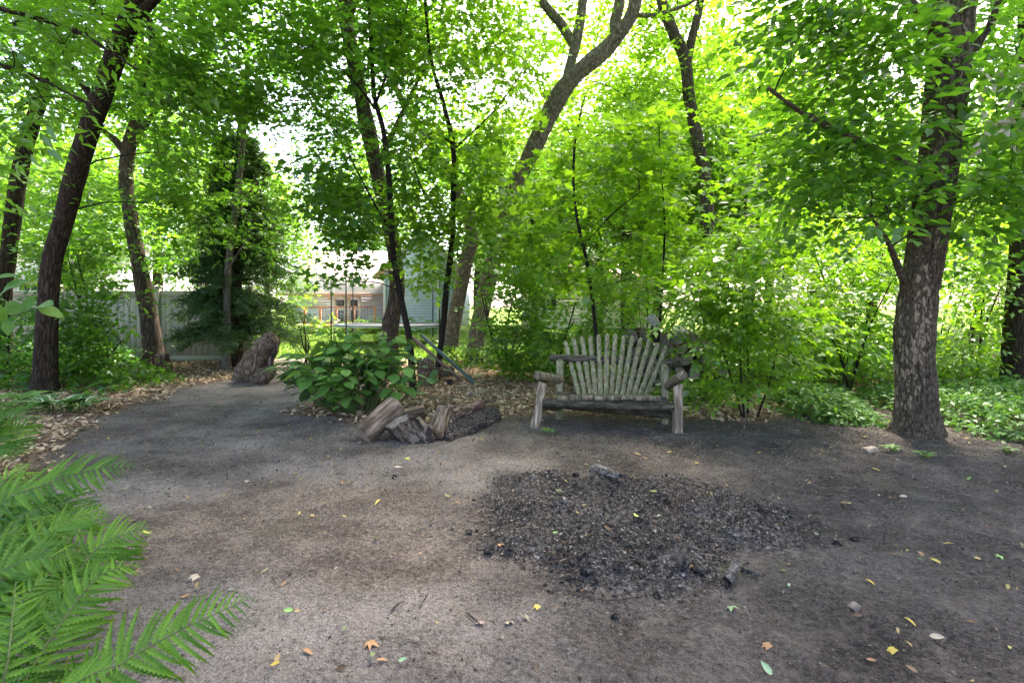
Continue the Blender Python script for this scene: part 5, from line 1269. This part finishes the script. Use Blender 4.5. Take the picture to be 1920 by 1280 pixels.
def hosta(name, label, c, n, sc, mat, seed):
    r = rg(seed); t = root(name, c, label, 'plant'); me = mesh_np('leaf', *bigleaf(9, .30, .45, .25), mat, True)
    for k in range(n):
        az = k / n * 6.28 + r.normal(0, .2); e = r.uniform(.35, 1.1)
        p = np.array([math.cos(az) * .07, math.sin(az) * .07, .05 + .10 * (1 - e)]) * sc / .2
        o = add('leaf', me, t); orient(o, p, (math.cos(az), math.sin(az), e), (-math.cos(az) * .5, -math.sin(az) * .5, 1), sc * r.uniform(.8, 1.15))
        add('stalk', mesh_np('stalk', *tube([(0, 0, -.01), p * .6, p], [.008, .005, .004], 6, 5), M['stem']), t)
hosta('hosta_plant', 'hosta with white edged striped leaves below the leaning trunk', G(98, 776), 16, .34, M['hosta'], 411)
hosta('hosta_plant', 'second smaller hosta clump with white edged leaves toward the path', G(142, 778), 13, .30, M['hosta'], 412)
hosta('hosta_plant', 'green broad leaved plant left of the striped hostas', G(50, 765), 9, .30, M['hyd'], 413)

def pinna(n=12, w0=.10):
    """toothed leaflet, unit length"""
    V, tris = [], []
    for i in range(n):
        t0, t1 = i / n, (i + 1) / n
        wf = lambda t: w0 * max(0, 1 - t) ** .6 * min(1, .6 + 2.5 * t)
        z = lambda t: -.12 * t * t
        for sg in (1, -1):
            b = len(V)
            V += [[.14 * t0 * t0, t0, z(t0)], [.14 * t1 * t1, t1, z(t1)], [.14 * t0 * t0 + sg * wf(t0) * .45, t0 + .01, z(t0) + .022], [.14 * t0 * t0 + sg * wf(t0 + .6 / n), t0 + .8 / n, z(t0) + .02], [.14 * t1 * t1 + sg * wf(t1) * .45, t1 + .01, z(t1) + .022]]
            f = [[0, 2, 3], [0, 3, 1], [1, 3, 4]]
            tris += [[b + q[0], b + q[1], b + q[2]] if sg > 0 else [b + q[0], b + q[2], b + q[1]] for q in f]
    return np.array(V, float), [np.array(tris)]
def fernmat():
    m, nd, lk = newmat('fern_leaflet')
    oi = nd.new("ShaderNodeObjectInfo"); tc = nd.new("ShaderNodeTexCoord"); g = nd.new("ShaderNodeNewGeometry")
    n = noise(nd, lk, g.outputs['Position'], 9, 3)
    f = mathn(nd, lk, 'ADD', mathn(nd, lk, 'MULTIPLY', oi.outputs['Random'], .55), mathn(nd, lk, 'MULTIPLY', n.outputs[0], .5))
    base = mixc(nd, lk, f, (.018, .085, .010), (.13, .28, .025))
    sp = nd.new("ShaderNodeSeparateXYZ"); lk.new(tc.outputs['Object'], sp.inputs[0])
    tip = ramp(nd, [(.9, (0, 0, 0)), (1, (1, 1, 1))]); lk.new(mathn(nd, lk, 'ADD', sp.outputs[1], mathn(nd, lk, 'MULTIPLY', oi.outputs['Random'], .08)), tip.inputs[0])
    base = mixc(nd, lk, mathn(nd, lk, 'MULTIPLY', tip.outputs[0], .35), base, (.20, .14, .04))
    tr = mixc(nd, lk, 1.0, base, (2.0, 1.9, .7), 'MULTIPLY')
    d = nd.new("ShaderNodeBsdfPrincipled"); lk.new(base, d.inputs['Base Color']); d.inputs['Roughness'].default_value = .5; d.inputs['Specular IOR Level'].default_value = .3
    t = nd.new("ShaderNodeBsdfTranslucent"); lk.new(tr, t.inputs[0]); ms = nd.new("ShaderNodeMixShader"); ms.inputs[0].default_value = .3
    lk.new(d.outputs[0], ms.inputs[1]); lk.new(t.outputs[0], ms.inputs[2]); o = nd.new("ShaderNodeOutputMaterial"); lk.new(ms.outputs[0], o.inputs[0]); return m
M['leaf_fern'] = fernmat()
def _pin(w, curl, flip):
    V, T = pinna(12, w); V = V.copy(); V[:, 2] -= curl * V[:, 1] ** 2
    if flip: V[:, 0] *= -1; T = [T[0][:, ::-1]]
    return mesh_np('leaflet', V, T, M['leaf_fern'])
PIN = [_pin(.098, 0, False), _pin(.105, .16, False), _pin(.098, 0, True), _pin(.105, .16, True)]
PV, PF = pinna(10, .10)
def frond(t, pts, wid, n, nrm, r, single=True, start=.06):
    n = int(n * 1.15)
    """pts world polyline base..tip ; t root ; leaflets along both sides"""
    C = catmull(pts, 60); base = np.array(t.location)
    s = np.concatenate([[0], np.cumsum(np.linalg.norm(np.diff(C, axis=0), axis=1))]); L = s[-1]
    fr = add('frond', mesh_np('frond', *tube(C - base, [.0045, .0035, .001], 6, raw=True, caps=False), M['stem'], True), t)
    T, _, _ = frames(C)
    acc = []
    for i in range(n):
        f = start + (1 - start) * (i + .5) / n
        k = min(59, int(np.searchsorted(s, f * L))); p = C[k]; tv = T[k]
        prof = max(.05, math.sin(math.pi * min(1, .16 + .84 * f) ** 1.15)) ** .75 if f < .97 else .12
        for sg in (1, -1):
            side = np.cross(tv, nrm); side /= np.linalg.norm(side)
            ax = side * sg + tv * (.35 + .35 * f) + np.array([0, 0, -.15 + .12 * math.sin(i * .7)]) + r.normal(0, .10, 3)
            nm = np.array(nrm) + r.normal(0, .22, 3) + tv * .15
            ln = wid * prof * r.uniform(.9, 1.08)
            acc.append((p - base + tv * sg * .004, ax, nm, ln))
    if single:
        for p, ax, nm, ln in acc:
            sd_ = np.dot(np.cross(T[10], ax), nm)
            o = add('leaflet', PIN[int(r.integers(0, 2)) + (2 if sd_ < 0 else 0)], fr); orient(o, p, ax, nm, ln)
    else:
        R = basis(np.array([a[1] for a in acc]), np.array([a[2] for a in acc]))
        V, Fs = inst(PV, PF[0], R, np.array([a[0] for a in acc]), np.array([a[3] for a in acc]))
        add('leaflets', mesh_np('leaflets', V, Fs, M['leaf_fern']), fr)['kind'] = 'stuff'
    return fr
def ferns():
    r = rg(431); UP = np.array([.1, -.35, 1.0])
    def fern(label, basept, fr_single, fr_joint):
        t = root('fern', basept, label, 'fern', 'ferns along the left edge')
        for pts, w, n, nm in fr_single: frond(t, [P(*q) for q in pts], w, n, np.array(nm, float), r)
        for pts, w, n, nm in fr_joint: frond(t, [P(*q) for q in pts], w, n, np.array(nm, float), r, False)
        b = P(*fr_joint[0][0][0]); b[2] = .02
        for az in (2.1, 3.0, 3.9):                      # the far side of the crown
            L = r.uniform(.5, .75); a = az + r.normal(0, .15); u = np.array([math.cos(a), math.sin(a), 0])
            frond(t, [b, b + u * L * .3 + [0, 0, .3 * L + .1], b + u * L * .7 + [0, 0, .55 * L], b + u * L + [0, 0, .45 * L]], .15, 24, np.array([0, -.1, 1.0]), r, False)
        return t
    U = (.1, -.45, 1)
    fern('nearest fern with a long frond across the bottom left corner', (-1.55, 1.55, 0),
         [([(60, 1420, 1.5), (190, 1272, 1.58), (320, 1190, 1.68), (466, 1122, 1.78)], .155, 24, (.35, -.75, 1)),
          ([(10, 1420, 1.5), (46, 1280, 1.6), (126, 1152, 1.72), (190, 1078, 1.8), (262, 1055, 1.9)], .15, 26, (.3, -.7, 1)),
          ([(-30, 1400, 1.45), (10, 1260, 1.45), (22, 1170, 1.5), (30, 1090, 1.6)], .10, 18, (.8, -.9, .3))],
         [([(20, 1430, 1.5), (90, 1330, 1.5), (160, 1270, 1.5), (240, 1240, 1.52)], .10, 24, U), ([(-20, 1400, 1.5), (-10, 1250, 1.6), (40, 1130, 1.75), (110, 1060, 1.85)], .13, 26, U), ([(-60, 1400, 1.5), (-40, 1300, 1.5), (0, 1220, 1.5), (60, 1190, 1.5)], .12, 24, U)])
    fern('middle fern with fronds spreading over the bare dirt', (-2.05, 2.05, 0),
         [([(40, 1230, 1.95), (131, 1094, 2.05), (190, 1022, 2.15), (278, 985, 2.25)], .19, 26, (.2, -.7, 1)),
          ([(-60, 1180, 1.9), (-20, 1090, 1.95), (50, 1050, 2.0), (130, 1046, 2.05)], .17, 24, (.1, -.8, 1))],
         [([(-40, 1200, 2.0), (30, 1080, 2.1), (110, 990, 2.25), (200, 950, 2.4)], .19, 28, U), ([(0, 1220, 2.0), (60, 1120, 2.1), (140, 1060, 2.2), (240, 1040, 2.3)], .17, 28, U), ([(-80, 1200, 2.0), (-50, 1080, 2.1), (0, 1010, 2.2), (50, 990, 2.25)], .18, 26, U), ([(-30, 1210, 2.0), (20, 1150, 2.0), (80, 1110, 2.0), (150, 1100, 2.0)], .16, 26, U)])
    fern('arching fern with drooping leaflets behind the middle fern', (-2.65, 2.75, 0),
         [([(-90, 1090, 2.6), (0, 950, 2.65), (85, 908, 2.7), (170, 882, 2.75), (254, 872, 2.8)], .19, 30, (.2, -.9, 1))],
         [([(-60, 1080, 2.7), (20, 980, 2.75), (90, 945, 2.8), (180, 960, 2.8)], .20, 28, U), ([(-90, 1080, 2.7), (-30, 960, 2.75), (10, 900, 2.85), (55, 872, 2.9)], .19, 28, U), ([(-70, 1100, 2.6), (30, 1010, 2.6), (120, 985, 2.6), (210, 1000, 2.6)], .20, 28, U), ([(-80, 1100, 2.6), (-10, 1000, 2.6), (60, 960, 2.6), (140, 940, 2.7)], .19, 28, U)])
    fern('small far fern at the left edge under the hostas', (-4.2, 4.05, 0), [],
         [([(-70, 905, 4.0), (-30, 810, 4.0), (20, 775, 4.0), (70, 790, 4.0)], .24, 26, U), ([(-70, 905, 4.0), (-40, 840, 4.0), (0, 810, 4.0), (62, 815, 3.9)], .22, 26, U), ([(-70, 905, 4.0), (-50, 790, 4.1), (-20, 755, 4.2), (25, 765, 4.2)], .22, 26, U), ([(-70, 905, 4.0), (-30, 860, 3.9), (10, 840, 3.8), (50, 850, 3.7)], .2, 26, U), ([(-70, 905, 4.0), (-60, 850, 3.9), (-30, 835, 3.7), (10, 860, 3.5)], .2, 26, U)])
ferns()

# ------------------------------------------------------------------ low ground cover, seedlings, sprigs
def cover(name, label, poly, n, h, size, mat, seed, kind='ovate', wob=.5):
    r = rg(seed); P_ = np.array(poly); x = r.uniform(P_[:, 0].min(), P_[:, 0].max(), n * 4); y = r.uniform(P_[:, 1].min(), P_[:, 1].max(), n * 4)
    sdv = poly_sd(x, y, poly); ok = sdv > 0; x, y, sdv = x[ok][:n], y[ok][:n], sdv[ok][:n]
    hh = h * np.clip(sdv / .35, .25, 1) * (.55 + .9 * fbm(np.stack([x * 1.4, y * 1.4, 0 * x], -1), 2, seed))
    z = gz(x, y) + hh * (1 - .6 * r.random(len(x)) ** 1.6)
    az = r.uniform(0, 6.28, len(x)); d = np.stack([np.cos(az), np.sin(az), r.uniform(-.35, .25, len(x))], -1)
    g1 = foliage(np.stack([x, y, z], -1), d, kind, 5, size * 1.3, size, 'alt', r, .3)
    st = twigs_geo(np.stack([x, y, gz(x, y)], -1), np.stack([x, y, z], -1), 1, r, 1.0)
    V, Fs = join([g1, st]); mi = np.concatenate([np.zeros(len(g1[1][0])), np.ones(len(st[1][0]))])
    k3 = [f for f in Fs if f.shape[1] == 3][0]; k4 = [f for f in Fs if f.shape[1] == 4][0]
    solo(name, (V, [k3, k4]), [mat, M['stem']], (x.mean(), y.mean(), 0), label, 'ground cover', kind='stuff', midx=np.concatenate([np.zeros(len(k3)), np.ones(len(k4))]))
cover('ground_cover', 'pale green ground cover carpeting the right side beyond the thick tree', [(4.95, 5.6), (5.15, 6.6), (4.9, 7.9), (6.5, 9.0), (10, 9.2), (9, 5.2), (6.2, 4.7), (5.3, 4.95)], 2400, .30, .085, M['leaf_pale'], 501)
cover('ground_cover', 'pale ground cover patch left of the thick right trunk', [(3.5, 6.75), (3.8, 6.3), (4.25, 6.12), (4.4, 6.6), (4.9, 7.6), (4.4, 8.4), (3.7, 7.9)], 950, .30, .08, M['leaf_pale'], 502)
cover('ground_cover', 'dense green undergrowth below the shrubs on the right', [(3.2, 8.6), (4.6, 8.2), (9, 9), (11, 13), (4, 12.5), (2.8, 10)], 2600, .45, .10, M['leaf_mid'], 503)
cover('ground_cover', 'leafy green plants at the foot of the bright shrub', [(2.1, 7.3), (2.9, 7.3), (3.3, 8.0), (3.0, 8.8), (2.1, 8.4)], 260, .32, .09, M['leaf_mid'], 504)
cover('ground_cover', 'low leafy plants along the left mulch bed by the leaning trunk', [(-7.2, 8.4), (-6.3, 8.3), (-5.9, 9.3), (-6.6, 10.6), (-8.5, 10.6), (-8.8, 8.6)], 560, .30, .10, M['leaf_mid'], 505)
cover('ground_cover', 'green weeds fringing the lawn edge behind the mulch', [(-2.5, 12.6), (-.5, 11.6), (1.2, 10.6), (2.4, 11.5), (1.0, 13.8), (-2.4, 14)], 900, .40, .09, M['leaf_bright'], 506)
cover('ground_cover', 'garden plants in front of the grey house', [(-14, 27.6), (-3.2, 27.6), (-3.2, 28.3), (-14, 28.3)], 420, .8, .20, M['leaf_far'], 507, 'far')
# withered leaves caught in the twigs right of the thick trunk
cover('ground_cover', 'dark undergrowth below the fence at the far left', [(-12, 10.4), (-8.8, 10.2), (-8.2, 11.6), (-8.8, 12.8), (-13, 12.8)], 900, .5, .11, M['leaf_dark'], 508)
for k, (px, py, lab) in enumerate(((1672, 848, 'tiny seedling on bare soil left before the thick trunk'), (1738, 812, 'small pale seedling against the foot of the thick trunk'), (1735, 862, 'bluish seedling in front of the thick trunk'), (1890, 850, 'leafy sprout at the right edge of the soil'), (1028, 813, 'little green sprig lying before the left bench leg'))):
    hosta('seedling', lab, G(px, py), 7, .075, M['hyd'], 600 + k)
logobj('cut_stub', 'short cut stub at the foot of the bright shrub', 'stump', G(1391, 800) - [0, 0, .03], G(1391, 800) + [.02, 0, .12], .035, .025, 'quad', 91, .015, 'log_rotten', 'end_grey', jag=.08, ns=20, n=8)

# near twig with big leaves at the left edge
def near_twig():
    r = rg(441); b = np.array([-2.35, 2.25, 0])
    t = root('leafy_sprig', b, 'near leafy sprig poking in at the left edge above the ferns', 'plant')
    me = mesh_np('leaf', *bigleaf(9, .32, .2, .12), M['big'], True)
    main = [P(-60, 1150, 2.3), P(-50, 800, 2.3), P(-10, 610, 2.3), P(30, 590, 2.3), P(72, 574, 2.3)]
    add('stem', mesh_np('stem', *tube(np.array(main) - b, [.008, .006, .004, .003, .002], 6, 30), M['stem'], True), t)
    for px, py, dx, dz, s in ((72, 574, 1, .25, .10), (72, 576, .9, -.35, .10), (52, 580, -.3, .9, .08), (30, 590, -.5, .6, .10), (8, 604, -.2, 1.0, .11), (8, 540, .6, .3, .10), (-5, 560, .5, .7, .09), (15, 600, .3, -.9, .07), (-8, 520, .8, .25, .08)):
        o = add('leaf', me, t); orient(o, P(px, py, 2.3) - b, (dx, r.normal(0, .35), dz), (r.normal(0, .3), -.55, .8), s)
near_twig()

# ------------------------------------------------------------------ fallen leaves
def fallen():
    r = rg(701)
    cm = {}
    cols = {'yellow': (.50, .38, .08), 'orange': (.36, .20, .10), 'cream': (.42, .36, .26), 'green': (.20, .36, .10), 'mint': (.24, .38, .20), 'tan': (.34, .22, .13), 'pink': (.42, .31, .27), 'olive': (.42, .42, .10)}
    for k, c in cols.items(): cm[k] = plainmat('dry_' + k, c, .6, .3, 40)
    shp = [bigleaf(8, .20, .25, .35), bigleaf(8, .28, -.2, .3), bigleaf(7, .15, .4, .5), (LEAF['maple'][0] * [1, 1, 2.5], [LEAF['maple'][1]])]
    mesh = {}
    spots = [(537, 873, 'yellow', .09), (765, 863, 'olive', .08), (740, 881, 'cream', .09), (611, 947, 'yellow', .08), (713, 943, 'yellow', .09), (710, 1003, 'olive', .08), (854, 945, 'orange', .06), (634, 1062, 'pink', .05), (538, 1093, 'orange', .055), (549, 1147, 'green', .055), (854, 1114, 'pink', .055),
             (908, 1168, 'pink', .10), (947, 1169, 'cream', .07), (569, 1215, 'orange', .07), (685, 1210, 'orange', .08), (786, 1207, 'cream', .045), (747, 1243, 'mint', .05), (707, 1241, 'orange', .055), (508, 1253, 'yellow', .055), (1788, 1019, 'yellow', .075), (1827, 1041, 'yellow', .06), (1721, 1049, 'mint', .05), (1722, 1030, 'orange', .07), (1764, 1056, 'yellow', .07),
             (1623, 1088, 'yellow', .065), (1479, 1103, 'mint', .06), (1696, 1156, 'yellow', .07), (1743, 1191, 'cream', .07), (1679, 1221, 'yellow', .065), (1447, 1264, 'mint', .07), (1625, 1234, 'orange', .045), (1894, 1214, 'olive', .055), (1444, 1219, 'orange', .06), (1870, 1033, 'green', .065), (1373, 1138, 'mint', .08), (1137, 1131, 'tan', .06), (1011, 1142, 'yellow', .05), (934, 1028, 'orange', .06), (1045, 1017, 'green', .05), (1195, 990, 'olive', .08),
             (285, 1010, 'olive', .075), (369, 1095, 'cream', .07), (356, 1123, 'orange', .075), (427, 1112, 'mint', .04), (257, 957, 'cream', .055), (230, 826, 'orange', .09), (1090, 905, 'tan', .09), (1350, 890, 'cream', .07), (1530, 925, 'cream', .07), (1690, 930, 'cream', .09), (1460, 995, 'orange', .07), (1600, 1140, 'cream', .03), (1817, 900, 'green', .08), (1000, 885, 'green', .06), (1260, 850, 'yellow', .07), (1420, 850, 'yellow', .07), (880, 875, 'orange', .07), (640, 905, 'orange', .07), (460, 905, 'cream', .06), (395, 1180, 'cream', .05), (1560, 900, 'orange', .07), (1650, 885, 'yellow', .08), (1205, 858, 'orange', .07), (1310, 872, 'yellow', .06)]
    area = lambda px: 'left of the ash heap' if px < 870 else ('around the ash heap' if px < 1500 else 'right of the ash heap')
    reg = {}
    for px, py, c, s in spots:
        k = (c, int(r.integers(0, 4)))
        if k not in mesh: mesh[k] = mesh_np('fallen_leaf', *shp[k[1]], cm[c], True)
        q = G(px, py); o = add('fallen_leaf', mesh[k], None, (q[0], q[1], q[2] + .012), (r.normal(0, .25), r.normal(0, .25), r.uniform(0, 6.28)), (s * .78,) * 3)
        nm = {'cream': 'cream coloured', 'mint': 'pale green', 'olive': 'yellow green', 'pink': 'dull pink', 'tan': 'tan brown'}.get(c, c)
        reg.setdefault((nm, ['curled oval', 'broad oval', 'narrow', 'lobed'][k[1]], area(px)), []).append((py, o))
    for (nm, sh, ar), lst in reg.items():
        lst.sort(key=lambda q: -q[0])
        for i, (_, o) in enumerate(lst):
            rank = '' if len(lst) == 1 else (', nearest of its kind', ', second nearest of its kind', ', third nearest of its kind', ', farthest of its kind')[min(i, 3)]
            tag(o, f'{nm} {sh} fallen leaf {ar}{rank}', 'leaf', 'leaves fallen on the dirt')
    n = 15000; x = r.uniform(-6, 7, n); y = 1.3 + 6.8 * r.random(n) ** .75
    mu = masks(x, y)[0]
    ok = (np.abs(x) < y * 1.0) & (r.random(n) < .2 + .8 * (mu > .01)) & (mu < .7); x, y = x[ok], y[ok]
    tV, tF = bigleaf(4, .22, .2, .3)
    g = scatter(np.stack([x, y, gz(x, y) + .013], -1), (.014 + r.gamma(1.4, .013, len(x))).clip(0, .06) * (.7 + .06 * y), None, tV, tF, r)
    m = islandmat('litter', [(0, (.07, .045, .03)), (.35, (.20, .125, .07)), (.6, (.36, .25, .14)), (.75, (.46, .35, .12)), (.86, (.16, .22, .07)), (1, (.48, .42, .32))], .7)
    solo('leaf_litter', g, m, (0, 4, 0), 'tiny bits of fallen leaf strewn over the dirt', 'leaf litter', kind='stuff')
    # tiny sticks
    n = 700; x = r.uniform(-5, 6.5, n); y = 1.4 + 5.8 * r.random(n) ** .8; ok = (np.abs(x) < y) & (masks(x, y)[0] < .8); x, y = x[ok], y[ok]
    gst = scatter(np.stack([x, y, gz(x, y) + .008], -1), r.uniform(.03, .13, len(x)), np.stack([r.uniform(.06, .12, len(x)), np.ones(len(x)), np.full(len(x), .5)], -1), CHIPV, CHIPF, r)
    solo('twig_litter', gst, islandmat('tiny_stick', [(0, (.03, .022, .016)), (.6, (.13, .10, .075)), (1, (.30, .25, .19))], .9), (0, 4, 0), 'tiny broken sticks strewn over the bare dirt', 'twigs', kind='stuff')
    # twigs
    for k, (a, b, c_) in enumerate((((1290, 1010), (1262, 965), (1310, 955)), ((1030, 1060), (1060, 1066), (1115, 1062)), ((1070, 1115), (1140, 1128), (1195, 1120)), ((875, 1150), (890, 1160), (900, 1170)), ((735, 1145), (745, 1138), (757, 1132)), ((1265, 995), (1280, 985), (1306, 1008)), ((985, 1065), (960, 1040), (965, 1035)))):
        pts = [G(*q) + [0, 0, .012] for q in (a, b, c_)]
        solo('twig', tube(pts, [.005, .004, .002], 6, 12), M['bark_brown'], pts[0], ['bent dark twig on the right of the ash heap', 'thin twig before the front left of the ash', 'long thin twig curving in front of the ash rim', 'little twig beside the dull pink leaf', 'short stick on the dirt left of the ash', 'small crooked twig on the ash heap', 'wispy twig at the left front of the ash'][k], 'twig', smooth=True)
    logobj('stone', 'small grey stone on the dark soil at lower right', 'stone', G(1596, 1143) , G(1606, 1140) + [0, 0, .02], .022, .018, 'quad', 95, .008, 'end_grey', 'end_grey', ns=16, n=6)
    logobj('stone', 'pale stone half buried before the thick right trunk', 'stone', G(1622, 850), G(1640, 848) + [0, 0, .02], .05, .04, 'quad', 96, .015, 'end_tan', 'end_tan', ns=16, n=6)
fallen()
def withered():
    r = rg(811); n = 34; t = [o for o in bpy.data.objects if o.name == 'maple_tree'][0]
    px = r.uniform(1835, 1925, n); py = r.uniform(120, 290, n); d = r.uniform(4.6, 5.2, n)
    pos = np.stack([(px - 960) * d / F, d, H + (HY - py) * d / F], -1)
    tV, tF = bigleaf(6, .22, .5, .7)
    V, Fs = inst(tV, tF[0], basis(r.normal(0, .5, (n, 3)) + np.array([.1, 0, -1]), r.normal(0, 1, (n, 3))), pos, r.uniform(.07, .12, n))
    part('withered_leaves', (V, Fs), plainmat('withered', (.42, .38, .28), .8, .3, 20), t, True)['label'] = 'pale withered leaves hanging'
withered()
